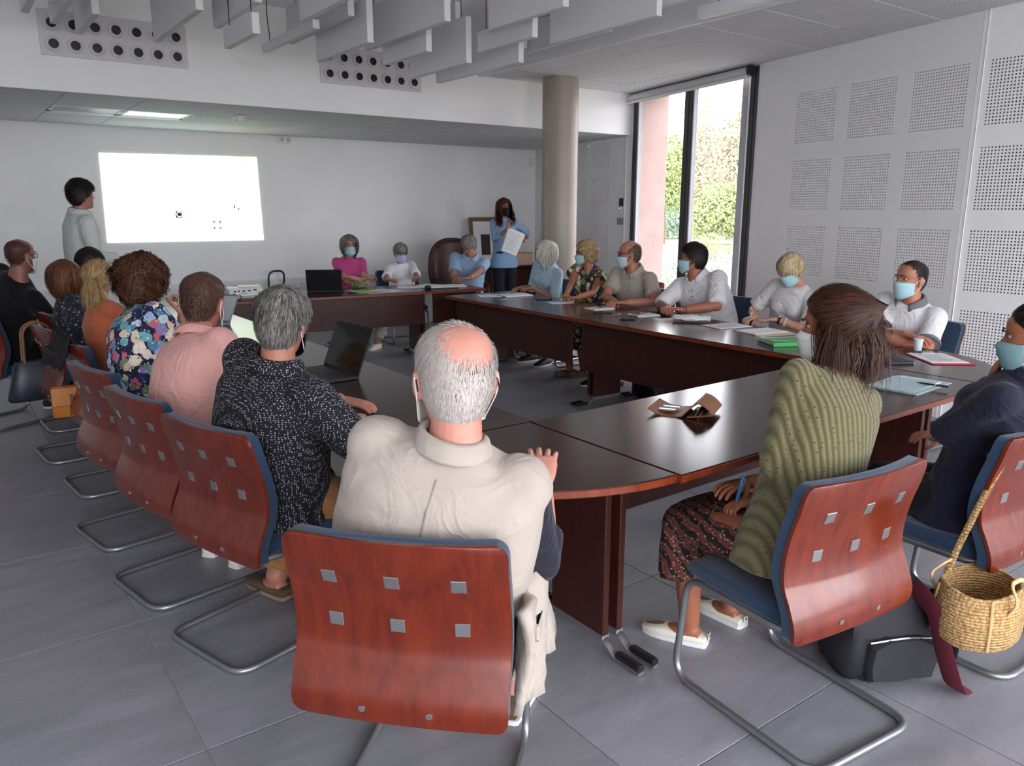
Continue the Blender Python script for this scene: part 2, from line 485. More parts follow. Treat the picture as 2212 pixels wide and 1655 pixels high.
ORD = 'first second third fourth fifth sixth seventh eighth ninth tenth eleventh twelfth thirteenth fourteenth fifteenth sixteenth seventeenth eighteenth nineteenth twentieth'.split()
RANK = [2, 3, 4, 5, 6, 8, 9, 10, 12, 11, 15, 16, 13, 7, 18, 19, 1, 0, 17, 14]
for i, (x, ya, yb, z, h) in enumerate(BAF):
    t = thing('acoustic_baffle', 'white hanging acoustic baffle board, %s from the left under the high ceiling' % ORD[RANK[i]], 'baffle', (x + .025, (ya + yb) / 2, z), 0, 'hanging acoustic baffles')
    MB().bbox((0, 0, h / 2), (.05, yb - ya, h), .003).build('board', M_baf, t)
    for s in (-1, 1):
        MB().tube([(0, s * (yb - ya) * .38, h), (0, s * (yb - ya) * .38, 3.36 - z)], .003, 5).build('cable', M_cable, t)
def slim_light(x, ya, yb, z, lab, w=.055, h=.065):
    t = thing('linear_light', lab, 'ceiling light', (x, (ya + yb) / 2, z))
    MB().bbox((0, 0, h / 2), (w, yb - ya, h), .004).build('housing', M_plain, t)
    for s in (-1, 1):
        pts = [(0, s * (yb - ya) * .4, h), (.01, s * (yb - ya) * .4, h + .04), (-.01, s * (yb - ya) * .4 - .02, h + .16), (0, s * (yb - ya) * .4, 3.36 - z)]
        MB().tube(fillet(pts, .05), .004, 6).build('cable', M_cable, t)
slim_light(2.455, 5.77, 6.88, 2.90, 'slim white linear light hanging on black cables in front of the left baffles')
slim_light(4.62, 2.4, 4.02, 2.935, 'slim white linear light hanging beside the tiled ceiling near the window side', .07, .08)

# ------------------------------------------------------------------ projection, trunking, wall devices
def screen_mat():
    t = NT('projected_slide'); v = t.coord('Generated')
    sp = t.n('SeparateXYZ'); t.l(v, 0, sp, 0)
    g = t.n('ValToRGB'); cr = g.color_ramp
    for _ in range(2): cr.elements.new(.5)
    for e, (p, c) in zip(cr.elements, [(0, (.84, 1.0, .93, 1)), (.7, (.86, 1.0, .92, 1)), (.87, (.64, .68, .25, 1)), (1, (.72, .80, .46, 1))]): e.position = p; e.color = c
    t.l(sp, 0, g, 0)
    zz = t.n('ValToRGB'); cz = zz.color_ramp; cz.elements.new(.5)
    for e, (p, c) in zip(cz.elements, [(0, (1, 1, 1, 1)), (.35, (.4, .4, .4, 1)), (.8, (0, 0, 0, 1))]): e.position = p; e.color = c
    t.l(sp, 2, zz, 0)
    m = t.n('Mix', data_type='RGBA'); t.l(zz, 0, m, 0); t.l(g, 0, m, 6); m.inputs[7].default_value = (.86, 1.0, .90, 1)
    t.l(m, 2, t.b, 'Emission Color'); t.b.inputs['Emission Strength'].default_value = 2.3
    t.b.inputs['Base Color'].default_value = (.5, .5, .5, 1)
    return t.m
M_screen = screen_mat()
SCR = [(1.555, 1.245), (3.322, 1.237), (3.305, 2.232), (1.570, 2.212)]
scr = thing('projected_picture', 'bright white projected slide with a yellow right edge on the back wall', 'projection', (2.44, 9.797, 1.24))
MB().loft([[(x - 2.44, 0, z - 1.24) for x, z in SCR], [(x - 2.44, -.004, z - 1.24) for x, z in SCR]]).build('slide', M_screen, scr)
def flat_text(txt, size, m, parent, loc, name='lettering'):
    c = bpy.data.curves.new(name, 'FONT'); c.body = txt; c.size = size; c.extrude = .0005; c.align_x = 'CENTER'; c.align_y = 'CENTER'
    o = bpy.data.objects.new(name, c); dg = bpy.context.evaluated_depsgraph_get()
    COL.objects.link(o); dg.update(); me = bpy.data.meshes.new_from_object(o.evaluated_get(dg)); bpy.data.objects.remove(o, do_unlink=True)
    me.materials.clear(); me.materials.append(m)
    r = link(name, me, parent, loc); return r
M_logo = mat('slide_logo_blue', '24304F', .6, emit=.2, ecol='3A4C80'); M_logo2 = mat('slide_logo_pale', 'C9CCF0', .6, emit=1.0, ecol='C9CCF0')
M_logo3 = mat('slide_logo_teal', '55777A', .6, emit=.35, ecol='8AA8A8'); M_scrw = mat('slide_white', 'FFFFFF', .6, emit=1.3)
lg = MB().box((-.10, -.006, .31), (.066, .003, .075)).build('logo_square', M_logo, scr)
t_ = flat_text('C', .085, M_scrw, scr, (-.10, -.009, .308)); t_.rotation_euler = (PI / 2, 0, 0)
MB().box((-.035, -.006, .31), (.05, .003, .06)).box((.02, -.006, .315), (.03, .003, .05)).build('logo_block', M_logo2, scr)
b = MB()
for a in (0, 1, 2, 3):
    b.add([(.33 + .042 * math.cos(PI / 2 * a + q * PI / 2 / 6 + PI / 4) * (1 if k else 0) + (0 if k else .05 * (1 if a in (3, 0) else -1) * 1), -.006, .185 + (.042 * math.sin(PI / 2 * a + q * PI / 2 / 6 + PI / 4) if k else .05 * (1 if a in (0, 1) else -1))) for k, q in ((0, 0), (1, -3), (1, -2), (1, -1), (1, 0), (1, 1), (1, 2), (1, 3))], [tuple(range(8))])
b.build('logo_round', M_logo3, scr)
MB().box((.55, -.006, .40), (.02, .003, .035)).box((.60, -.006, .375), (.02, .003, .02)).build('logo_mark', M_logo3, scr)

tr = MB().bbox((2.2, 9.765, .655), (10.6, .07, .2), .006).build('trim_1', M_white); struct(tr)
M_red = mat('red_socket', '7E2730', .4)
for x, w, m, n in ((3.79, .075, M_white, 'socket'), (3.88, .09, M_red, 'red_socket'), (3.70, .075, M_white, 'socket')):
    MB().bbox((x, 9.725, .655), (w, .012, .085), .004).build(n, m, tr)
def wall_box(name, label, cat, M, size, m, extra=None):
    t = thing(name, label, cat); t.matrix_world = M
    MB().bbox((0, -size[1] / 2, 0), size, min(size) * .2).build('body', m, t)
    if extra: extra(t)
    return t
MB_ = Matrix.Translation((3.67, 9.8, 2.455))
wall_box('wall_socket', 'white double socket box high on the back wall under the soffit', 'socket', MB_, (.17, .03, .085), M_white,
         lambda t: [MB().lathe([(.026, 0), (.026, .004), (.02, .004), (.018, .001)], 18, 0, T(x, -.031, 0) @ RX(PI / 2)).build('socket_ring', M_alu, t, smooth=True) for x in (-.04, .04)])
def sensor_extra(t):
    MB().ell((0, -.045, -.02), (.022, .018, .02)).build('lens', M_plain, t, smooth=True)
wall_box('motion_sensor', 'small white motion sensor in the back corner below the soffit', 'sensor', Matrix.Translation((7.55, 9.8, 2.33)), (.07, .05, .12), M_white, sensor_extra)
sd = thing('smoke_detector', 'round white smoke detector on the soffit right of the reflecting panel', 'detector', (2.55, 8.0, ZS))
MB().lathe([(.055, 0), (.055, -.02), (.045, -.03)], 24).build('base', M_white, sd, smooth=True)
MB().lathe([(.036, -.03), (.036, -.048), (.025, -.055)], 24).build('sensor_head', M_plain, sd, smooth=True)
def on_wall(s, z): return MWR @ T(s, 0, z)
wall_box('thermostat', 'small dark-screened control box on the wall left of the window', 'thermostat', on_wall(2.50, 1.70), (.07, .025, .10), M_dark)
sw = wall_box('card_reader', 'white wall controller with a small green light left of the window', 'switch', on_wall(2.50, 1.60), (.085, .02, .09), M_white,
         lambda t: MB().ell((-.02, -.022, .02), (.006, .004, .006), 8, 5).build('indicator_light', mat('green_led', '9FF0D8', .4, emit=1.2), t))
wall_box('light_switch', 'grey double light switch on the wall left of the window', 'switch', on_wall(2.49, 1.46), (.15, .015, .085), mat('grey_plastic', '8C9096', .5))
wall_box('blank_plate', 'pale square cover plate on the wall above the thermostat', 'plate', on_wall(2.49, 1.86), (.09, .01, .10), M_plain)
cd = MB().bbox((2.585, -.01, 1.5), (.02, .02, 2.95), .003).build('trim_3', M_white); cd.matrix_world = MWR; struct(cd)
wall_box('ceiling_sensor', 'small white sensor box on the right wall behind the column', 'sensor', on_wall(1.62, 2.44), (.11, .05, .04), M_white)

# ------------------------------------------------------------------ window
w1 = thing('window_1', 'tall dark-framed window with a roller blind on the right wall', 'window'); w1.matrix_world = MWR; del w1['category']; struct(w1)
FD = .08
for a, c, n in ((WS0, WS0 + .075, 'jamb'), (3.745, 3.865, 'mullion'), (WS1 - .095, WS1, 'jamb')):
    b = MB(); b.bbox(((a + c) / 2, .02, 1.48), (c - a, FD, 2.94), .006)
    b.bbox(((a + c) / 2, -.024, 1.48), ((c - a) * .35, .012, 2.92), .003)
    b.build(n, M_frame, w1)
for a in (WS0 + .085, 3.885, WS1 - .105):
    MB().box((a, .025, 1.48), (.022, .05, 2.9)).build('lit_frame_strip', M_frame_lit, w1)  # strips paint the frame's lit sides
MB().bbox(((WS0 + WS1) / 2, .02, 2.93), (WS1 - WS0, FD, .08), .006).bbox(((WS0 + WS1) / 2, .02, .03), (WS1 - WS0, FD, .06), .006).build('rail', M_frame, w1)
def glass_mat(name, tint):
    m = bpy.data.materials.new(name); m.use_nodes = True; t = m.node_tree; t.nodes.clear()
    o = t.nodes.new('ShaderNodeOutputMaterial'); mx = t.nodes.new('ShaderNodeMixShader'); tr_ = t.nodes.new('ShaderNodeBsdfTransparent'); gl = t.nodes.new('ShaderNodeBsdfGlossy')
    gl.inputs['Roughness'].default_value = .02; tr_.inputs['Color'].default_value = tint + (1,); mx.inputs[0].default_value = .05
    t.links.new(tr_.outputs[0], mx.inputs[1]); t.links.new(gl.outputs[0], mx.inputs[2]); t.links.new(mx.outputs[0], o.inputs[0]); return m
M_glass = glass_mat('solar_control_glass', (.80, .81, .81)); M_glass2 = glass_mat('clear_glass', (.96, .97, .97))
for a, c in ((WS0 + .075, 3.745), (3.865, WS1 - .095)):
    MB().box(((a + c) / 2, .03, 1.48), (c - a - .002, .008, 2.86)).build('pane', M_glass, w1)
for k in range(5):
    a = RX0 + .08 + k * (RX1 - RX0 - .08) / 5; c = a + (RX1 - RX0 - .08) / 5 - .08
    MB().box(((a + c) / 2, Y0 - .12, RZ1 / 2), (c - a, .008, RZ1 - .2)).build('pane', M_glass2, w2)
# terracotta outer wall around the window
ow = MB()
ow.box((WS0 - .9, .42, 1.6), (1.8, .16, 3.6)); ow.box((WS1 + .9, .42, 1.6), (1.8, .16, 3.6)); ow.box(((WS0 + WS1) / 2, .42, 3.25), (2.2, .16, .5))
for s in (WS0 - .01, WS1 + .01): ow.box((s + (.03 if s < 4 else -.03) * 0, .21, 1.5), (.03, .26, 3.0))
ow = ow.build('wall_outer', M_terra); ow.matrix_world = MWR; struct(ow)
pst = thing('outdoor_post', 'pale grey metal post standing outside the right window pane', 'post'); pst.matrix_world = MWR @ T(4.02, .62, 0)
MB().bbox((0, 0, 1.6), (.12, .06, 3.4), .01).build('shaft', mat('pale_post', 'B4BCC8', .5), pst)
MB().bbox((0, 0, .01), (.2, .14, .02), .003).build('base_plate', M_alu, pst)
bl = thing('roller_blind', 'white rolled-up roller blind with dark end brackets above the window', 'blind'); bl.matrix_world = MWR @ T(0, 0, 2.925)
rot = RY(PI / 2)
MB().lathe([(.043, 0), (.043, 2.17)], 26, 0, T(2.65, -.06, 0) @ rot).build('fabric_roll', mat('blind_fabric', 'C9CBCE', .7), bl, smooth=True)
MB().bbox((3.74, -.085, -.055), (2.13, .018, .03), .006).build('bottom_bar', M_white, bl)
for x in (2.645, 4.835): MB().lathe([(.05, 0), (.05, .03)], 22, 0, T(x - .015, -.06, 0) @ rot).bbox((x, -.025, 0), (.028, .07, .09), .004).build('end_bracket', M_dark, bl, smooth=True)
MB().box((3.74, -.02, .04), (2.1, .03, .012)).build('head_rail', M_alu, bl)

# ------------------------------------------------------------------ garden outside
gd = MB().box((45, 25, -.35), (77.5, 130, .3)); gd = gd.build('ground', mat('dry_grass_ground', '8A8878', .95, var=.25, vscale=.35)); struct(gd)
gd2 = MB().box((2.0, -25, -.35), (30, 40, .3)).build('ground', mat('dry_grass_ground')); struct(gd2)
def leaf_mat(n, a, c):
    t = NT(n); oi = t.n('NewGeometry'); t.base(t.ramp(oi, 8, [(0, a), (1, c)])); t.b.inputs['Roughness'].default_value = .8
    t.b.inputs['Specular IOR Level'].default_value = .2
    return t.m
LM = [leaf_mat('leaf_fresh', '94A46C', 'B8C48C'), leaf_mat('leaf_hazy_brown', 'A69C80', 'C2B99C'), leaf_mat('leaf_bluegreen', '8CA48C', 'A8BCA4')]  # leaf tones paled and evened to carry outdoor glare and haze
M_bark = mat('bark', '8A7560', .9, var=.2)
def tree(name, label, group, pos, h, trunk, blobs, n, lm, ls, cat='tree'):
    n = int(n * 2.6); ls = ls * .6
    t = thing(name, label, cat, pos, 0, group)
    rs = np.random.default_rng(int(abs(pos[0] * 31 + pos[1] * 17)) + n)
    if trunk:
        b = MB().tube([(0, 0, -.2), (.05, 0, trunk * .5), (0, .05, trunk * 1.25)], [h * .028, h * .022, h * .012], 9)
        for k in range(4):
            a = k * 1.7; b.tube([(0, 0, trunk * .9), (math.cos(a) * h * .12, math.sin(a) * h * .12, trunk * 1.4)], [h * .012, h * .004], 6)
        b.build('trunk', M_bark, t, smooth=True)
    w = np.array([q[3] * q[3] for q in blobs]); w = w / w.sum(); idx = rs.choice(len(blobs), n, p=w); B = np.array(blobs)[idx]
    d = rs.normal(size=(n, 3)); d /= np.linalg.norm(d, axis=1)[:, None]; rr = rs.uniform(.55, 1.05, n)[:, None]
    P = B[:, :3] + d * rr * B[:, 3:4] * np.array([1, 1, 1]) * np.where(B.shape[1] > 4, 1, 1)
    if len(blobs[0]) > 4: P[:, 2] = B[:, 2] + d[:, 2] * rr[:, 0] * B[:, 4]
    u = rs.normal(size=(n, 3)); u /= np.linalg.norm(u, axis=1)[:, None]; v = np.cross(u, d); v /= np.linalg.norm(v, axis=1)[:, None] + 1e-6
    s = (ls * rs.uniform(.5, 1.2, n))[:, None]
    V = np.stack([P - u * s, P + v * s * .45, P + u * s, P - v * s * .45], 1).reshape(-1, 3)
    mb = MB(); mb.v = V.tolist(); mb.f = [(4 * i, 4 * i + 1, 4 * i + 2, 4 * i + 3) for i in range(n)]; mb.mi = [0] * n
    mb.build('crown', lm, t)
def dirpos(px, d, z=-.2):
    a = math.atan((px - 1106) / 1711.0); r = d / math.cos(a); th = _yaw + a
    return (r * math.sin(th), r * math.cos(th), z)
tree('round_tree', 'bright green round-crowned tree with a bare trunk in the left window pane', None, dirpos(1433, 43), 6, 2.2, [(0, 0, 4.2, 1.5), (.8, 0, 3.6, 1.2), (-.5, .3, 3.3, 1.0), (.4, 0, 5.0, 1.0), (.5, 0, 2.7, 1.1)], 2600, LM[0], .2)
tree('tall_conifer', 'tall hazy brown-grey conifer with a narrow top behind the right pane', None, dirpos(1512, 62), 10, 2, [(0, 0, 3.4, 2.2, 2.6), (.2, 0, 6.0, 1.5, 2.2), (0, 0, 8.5, .7, 1.9)], 3200, LM[1], .24)
tree('tall_conifer', 'second hazy brown-grey conifer right of the narrow-topped one', None, dirpos(1594, 53), 9, 2, [(0, 0, 3.6, 2.4, 2.6), (0, .3, 6.2, 1.5, 2.0), (.2, 0, 8.0, .6, 1.5)], 3200, LM[1], .24)
tree('leafy_bush', 'big light green bush below the conifers in the right pane', None, dirpos(1550, 42), 3, 0, [(0, 0, 1.7, 1.4), (.9, -.6, 2.4, 1.0), (-.8, .4, 1.2, 1.0), (1.1, -.5, 1.2, 1.1), (-.3, 0, 2.5, .7)], 2600, LM[0], .2, 'bush')
tree('leafy_bush', 'blue-green bush behind the thin tree trunk in the left pane', None, dirpos(1452, 51), 3, 0, [(0, 0, 1.5, 1.6), (1.2, 0, 1.2, 1.3), (-1.6, 0, 1.1, 1.4), (.3, .2, 2.6, 1.0)], 2200, LM[2], .2, 'bush')
tree('low_shrub', 'low green shrub on the ground just outside the left pane', None, dirpos(1450, 17), .6, 0, [(0, 0, .35, .42), (.6, -.6, .32, .38), (-.5, .5, .3, .36)], 900, LM[2], .06, 'shrub')
tree('low_shrub', 'low flowering shrub outside behind the dark-haired man in white', None, dirpos(1560, 19), .6, 0, [(0, 0, .38, .45), (.7, -.6, .32, .4), (-.6, .5, .45, .45)], 900, LM[2], .06, 'shrub')
tree('low_shrub', 'pale yellow grass clump in the middle of the dry lawn outside', None, dirpos(1535, 30), .6, 0, [(0, 0, .4, .6), (.8, -.7, .3, .5)], 700, LM[0], .09, 'shrub')
# ------------------------------------------------------------------ tables
TZ, TT = .765, .03
M_top = wood('mahogany_top', '2A1614', '3A1F1B', .18, (1.2, 9, 9), spec=.36)
M_topx = wood('mahogany_top_lengthwise', '2A1614', '3A1F1B', .18, (9, 1.2, 9), spec=.36)
M_panel = wood('mahogany_panel', '32130F', '46201A', .4, (7, 7, 1.0), spec=.35)
M_edge = wood('cherry_edge', '5E2413', '8A3C20', .3, (6, 6, 1.2))
M_pad = mat('black_pad', '17151A', .5)

def offset_poly(poly, d):
    n = len(poly); out = []
    for i in range(n):
        a, p, c = Vector(poly[i - 1]), Vector(poly[i]), Vector(poly[(i + 1) % n])
        e1 = (p - a).normalized(); e2 = (c - p).normalized(); n1 = Vector((-e1.y, e1.x)); n2 = Vector((-e2.y, e2.x))
        k = (n1 + n2); k = k / max(.3, k.dot(n1)) if k.length > 1e-6 else n1
        out.append(tuple(p + k * d))
    return out

def table(name, label, poly, legs, modesty, topm, brackets=()):
    """poly: counter-clockwise outline of the top; legs: (x, y, angle of the panel's length); modesty: (x0,y0,x1,y1)"""
    cx = sum(p[0] for p in poly) / len(poly); cy = sum(p[1] for p in poly) / len(poly)
    t = thing(name, label, 'table', (cx, cy, 0), 0, 'mahogany meeting tables set in a ring')
    L = [(x - cx, y - cy) for x, y in poly]; e = .0035
    b = MB().loft([[(x, y, TZ - .006) for x, y in offset_poly(L, .004)], [(x, y, TZ - .0015) for x, y in offset_poly(L, .004)], [(x, y, TZ) for x, y in offset_poly(L, .0055)]])
    b.build('tabletop', topm, t)
    n = len(L); b = MB()
    b.loft([[(x, y, TZ - TT) for x, y in offset_poly(L, e)], [(x, y, TZ - TT + e) for x, y in L], [(x, y, TZ - .006) for x, y in L], [(x, y, TZ - .0045) for x, y in offset_poly(L, .003)]])
    b.build('edge_band', M_edge, t)
    for x, y, a in legs:
        M = T(x - cx, y - cy) @ RZ(a)
        lg = MB().bbox((0, 0, (.075 + TZ - TT) / 2), (.30, .028, TZ - TT - .075), .004, 0, M).build('leg', M_panel, t)
        b = MB()
        for s in (-1, 1):
            pts = [(s * .10, 0, .062), (s * .15, 0, .062), (s * .19, 0, .03), (s * .215, 0, .012), (s * .335, 0, .012)]
            b.tube(fillet(pts, .03, 4), .0165, 8, 0, M=M, flat=(.45, (0, 0, 1)))
        b.box((0, 0, .062), (.30, .034, .026), 0, M)
        b.build('metal_foot', M_alu, lg)
        for s in (-1, 1): MB().bbox((s * .275, 0, .031), (.125, .030, .024), .006, 0, M).build('foot_pad', M_pad, lg)
    if modesty:
        x0, y0, x1, y1, z0 = modesty
        ln = math.hypot(x1 - x0, y1 - y0); a = math.atan2(y1 - y0, x1 - x0)
        MB().bbox((ln / 2, 0, (z0 + TZ - TT) / 2), (ln, .018, TZ - TT - z0), .003, 0, T(x0 - cx, y0 - cy) @ RZ(a)).build('modesty_panel', M_panel, t)
    for x, y, a in brackets:
        M = T(x - cx, y - cy) @ RZ(a)
        MB().box((0, 0, TZ - TT - .035), (.07, .02, .07), 0, M).build('joint_bracket', M_panel, t)
        MB().lathe([(.016, 0), (.016, .008), (.012, .011)], 20, 0, M @ T(0, -.010, TZ - TT - .035) @ RX(PI / 2)).build('bracket_disc', M_alu, t, smooth=True)
    return t

def quarter(cx, cy, r, a0, n=22):
    return [(cx, cy)] + [(cx + r * math.cos(a0 + PI / 2 * k / n), cy + r * math.sin(a0 + PI / 2 * k / n)) for k in range(n + 1)]
G = .003
table('meeting_table', 'long mahogany table with the open wallet, in front of the woman in green knit', [(1.842, 1.585), (4.072, 1.59), (4.072, 2.44), (1.842, 2.388)],
      [(1.872, 2.02, PI / 2), (4.04, 2.02, PI / 2)], (1.90, 2.20, 4.02, 2.23, .36), M_top)
table('corner_table', 'quarter-round mahogany corner table in front of the man in the pale vest', quarter(1.838, 2.385, .785, PI),
      [(1.80, 2.02, PI / 2)], None, M_top, [(1.74, 1.80, 0)])
table('meeting_table', 'mahogany table along the left row, holding the phone and near black laptop', [(1.072, 2.39), (1.872, 2.39), (1.885, 4.88), (1.085, 4.88)],
      [(1.46, 4.85, 0), (1.46, 2.42, 0)], (1.70, 2.45, 1.70, 4.83, .42), M_topx)
table('meeting_table', 'mahogany table at the far end of the left row beside the rear corner', [(1.085, 4.886), (1.885, 4.886), (1.9, 7.36), (1.10, 7.36)],
      [(1.47, 4.92, 0), (1.47, 7.32, 0)], (1.70, 4.93, 1.70, 7.30, .42), M_topx)
table('corner_table', 'quarter-round corner table under the presenter beside the projector', quarter(1.895, 7.37, .81, PI / 2), [(1.45, 7.40, 0)], None, M_top)
table('meeting_table', 'mahogany table along the back wall carrying the projector and closed-off laptop', [(1.90, 7.375), (4.17, 7.09), (4.27, 7.88), (2.0, 8.18)],
      [(4.17, 7.50, math.radians(83)), (1.99, 7.79, math.radians(83))], (2.05, 7.50, 4.14, 7.235, .40), M_top)
table('meeting_table', 'short mahogany table with the piled papers of the man in light blue', [(4.178, 7.088), (4.80, 7.01), (4.90, 7.80), (4.278, 7.878)],
      [(4.215, 7.49, math.radians(83)), (4.78, 7.42, math.radians(83))], (4.24, 7.225, 4.76, 7.16, .40), M_top)
table('meeting_table', 'mahogany table in front of the two women and bald man by the column', [(4.0, 4.706), (4.83, 4.706), (4.84, 6.62), (4.03, 6.62)],
      [(4.42, 4.735, 0), (4.44, 6.58, 0)], (4.13, 6.56, 4.11, 4.76, .36), M_topx)
table('meeting_table', 'mahogany table with the green folder, in front of the man in white', [(3.985, 2.405), (4.82, 2.405), (4.83, 4.70), (4.0, 4.70)],
      [(4.42, 4.67, 0), (4.42, 2.44, 0)], (4.11, 4.64, 4.10, 2.50, .33), M_topx)
table('corner_table', 'quarter-round corner table with the red clipboard at the right', quarter(4.078, 2.40, .80, -PI / 2), [(4.11, 2.02, PI / 2)], None, M_top)

# ------------------------------------------------------------------ chairs
M_blue = mat('navy_upholstery', '16324E', .9, var=.12, vscale=40, bump=.25, bscale=420, sheen=.25)
M_cherry = wood('cherry_shell', '571708', '78290F', .27, (5.5, 5.5, .55), coat=.25)

def chair_prof(v):
    """backrest centre line: v 0 bottom .. 1 top -> (y, z)"""
    P = [(-.232, .385), (-.240, .437), (-.222, .50), (-.198, .56), (-.198, .63), (-.215, .71), (-.243, .795), (-.262, .868)]
    x = v * (len(P) - 1); i = min(int(x), len(P) - 2); t = x - i
    p0, p1, p2, p3 = P[max(i - 1, 0)], P[i], P[i + 1], P[min(i + 2, len(P) - 1)]
    f = lambda a, b, c, d: .5 * ((2 * b) + (-a + c) * t + (2 * a - 5 * b + 4 * c - d) * t * t + (-a + 3 * b - 3 * c + d) * t ** 3)
    return f(p0[0], p1[0], p2[0], p3[0]), f(p0[1], p1[1], p2[1], p3[1])

def back_point(u, v, W, off, inset=0):
    y, z = chair_prof(v)
    w = W / 2 - inset
    dz = min(z - .385, .868 - z); r = .035
    if dz < r: w -= r - math.sqrt(max(0, r * r - (r - dz) ** 2))
    bow = .030 * (2 * u - 1) ** 2 * (.35 + .65 * v)
    return ((2 * u - 1) * w, y + bow + off, z)

def slab(W, o0, o1, v0=0, v1=1, nu=10, nv=26, inset=0):
    b = MB(); vv = [v0 + (v1 - v0) * k / nv for k in range(nv + 1)]
    vv = sorted(set(vv + [v0 + d for d in (.004, .012, .025, .045)] + [v1 - d for d in (.004, .012, .025, .045)]))
    A = [[back_point(i / nu, v, W, o0, inset) for i in range(nu + 1)] for v in vv]
    B = [[back_point(i / nu, v, W, o1, inset) for i in range(nu + 1)] for v in vv]
    rings = [a + c[::-1] for a, c in zip(A, B)]
    return b.loft(rings, True)

def make_chair(label, group=None):
    t = thing('conference_chair', label, 'chair', (0, 0, 0), 0, group)
    slab(.545, -.012, 0).build('backrest', M_cherry, t, smooth=True)
    slab(.541, .0005, .036, .03, 1.0, inset=.001).build('back_cushion', M_blue, t, smooth=True)
    # seat cushion
    rings = []
    for y, zt, zb, w in ((-.205, .455, .405, .44), (-.18, .462, .40, .465), (0, .46, .402, .475), (.15, .462, .405, .475), (.215, .458, .408, .47), (.245, .445, .414, .455), (.252, .432, .422, .44)):
        h = w / 2; k = .012
        rings.append([(-h, y, zb + k), (-h + k, y, zb), (h - k, y, zb), (h, y, zb + k), (h, y, zt - k), (h - k, y, zt), (-h + k, y, zt), (-h, y, zt - k)])
    MB().loft(rings).build('seat', M_blue, t, smooth=True)
    r = .0125; x = .228; z = .392
    pts = [(-.17, -.215, z + .01), (-x, -.15, z), (-x, .235, z + .004), (-x - .004, .275, .0125), (-x, -.315, .0125), (x, -.315, .0125), (x + .004, .275, .0125), (x, .235, z + .004), (x, -.15, z), (.17, -.215, z + .01)]
    MB().tube(fillet(pts, [0, .04, .07, .085, .075, .075, .085, .07, .04, 0], 6), r, 12).build('cantilever_frame', M_grey_tube, t, smooth=True)
    MB().tube([(-x, -.02, z), (x, -.02, z)], .010, 8).tube([(-x, .14, z), (x, .14, z)], .010, 8).build('seat_rail', M_grey_tube, t, smooth=True)
    for k, v in enumerate((.795, .575)):
        for u in (.21, .5, .79):
            P = Vector(back_point(u, v, .545, -.0125)); du = Vector(back_point(u + .03, v, .545, -.0125)) - P; dv = Vector(back_point(u, v + .02, .545, -.0125)) - P
            du.normalize(); nrm = dv.cross(du).normalized(); dv = du.cross(nrm).normalized(); nrm = -nrm if nrm.y > 0 else nrm
            M = Matrix(((du.x, dv.x, nrm.x, P.x), (du.y, dv.y, nrm.y, P.y), (du.z, dv.z, nrm.z, P.z), (0, 0, 0, 1)))
            MB().bbox((0, 0, 0), (.036, .036, .003), .0008, 0, M).build('metal_square', M_alu, t)
    for u in (.345, .655):
        P = back_point(u, .115, .545, -.0125)
        M = T(*P) @ RX(PI / 2 + .15)
        MB().lathe([(.009, -.001), (.009, .002), (.0065, .0028), (.004, .002)], 14, 0, M).build('screw', M_alu, t, smooth=True)
    return t
chair0 = [None]
def chair(x, y, deg, label, group=None, extra=None):
    """deg: direction the sitter faces, counter-clockwise from +X"""
    if chair0[0] is None: c = chair0[0] = make_chair(label, group)
    else:
        c = copy_tree(chair0[0]); c['label'] = label
        if 'group' in c: del c['group']
    if group: c['group'] = group
    c.location = (x, y, 0); c.rotation_euler = (0, 0, math.radians(deg - 90)); return c
GC = 'cherry and navy conference chairs round the tables'
chair(.925, 1.655, 43, 'nearest conference chair, cherry back full to the camera, under the white-haired man in a vest', GC)
chair(.895, 2.82, 17, 'conference chair under the man in the black dotted shirt', GC)
chair(.79, 3.44, 12, 'conference chair under the man in the pink shirt', GC)
chair(.735, 4.17, 11, 'conference chair under the curly-haired woman in a floral top', GC)
chair(.775, 5.0, 6, 'conference chair with the orange satchel hung on its back', GC)
chair(.70, 5.80, 6, 'conference chair with the navy handbag hung on its back', GC)
chair(.80, 6.62, 4, 'conference chair under the black-haired person hidden in the left row', GC)
chair(.33, 7.0, 30, 'conference chair at the far left under the bald man in black', GC)
chair(2.10, 1.325, 84, 'conference chair with a cherry back under the woman in green knit', GC)
chair(3.02, 1.22, 88, 'conference chair with the straw bag, at the right edge', GC)
chair(5.24, 2.62, 172, 'navy-cushioned chair behind the man in the white polo with grey collar', GC)
chair(5.30, 3.56, 178, 'navy-cushioned chair of the blonde woman who is writing', GC)
chair(5.32, 4.30, 184, 'navy chair showing between the man in white and the writing woman', GC)
chair(5.26, 5.16, 180, 'conference chair under the bald man in the beige polo', GC)
chair(5.26, 5.82, 180, 'conference chair under the curly blonde woman in a floral blouse', GC)
chair(5.24, 6.50, 184, 'conference chair under the white-bobbed woman in pale blue', GC)
chair(3.86, 8.55, 262, 'conference chair behind the woman in pink', GC)
chair(4.58, 8.52, 262, 'conference chair behind the woman with the lilac mask', GC)
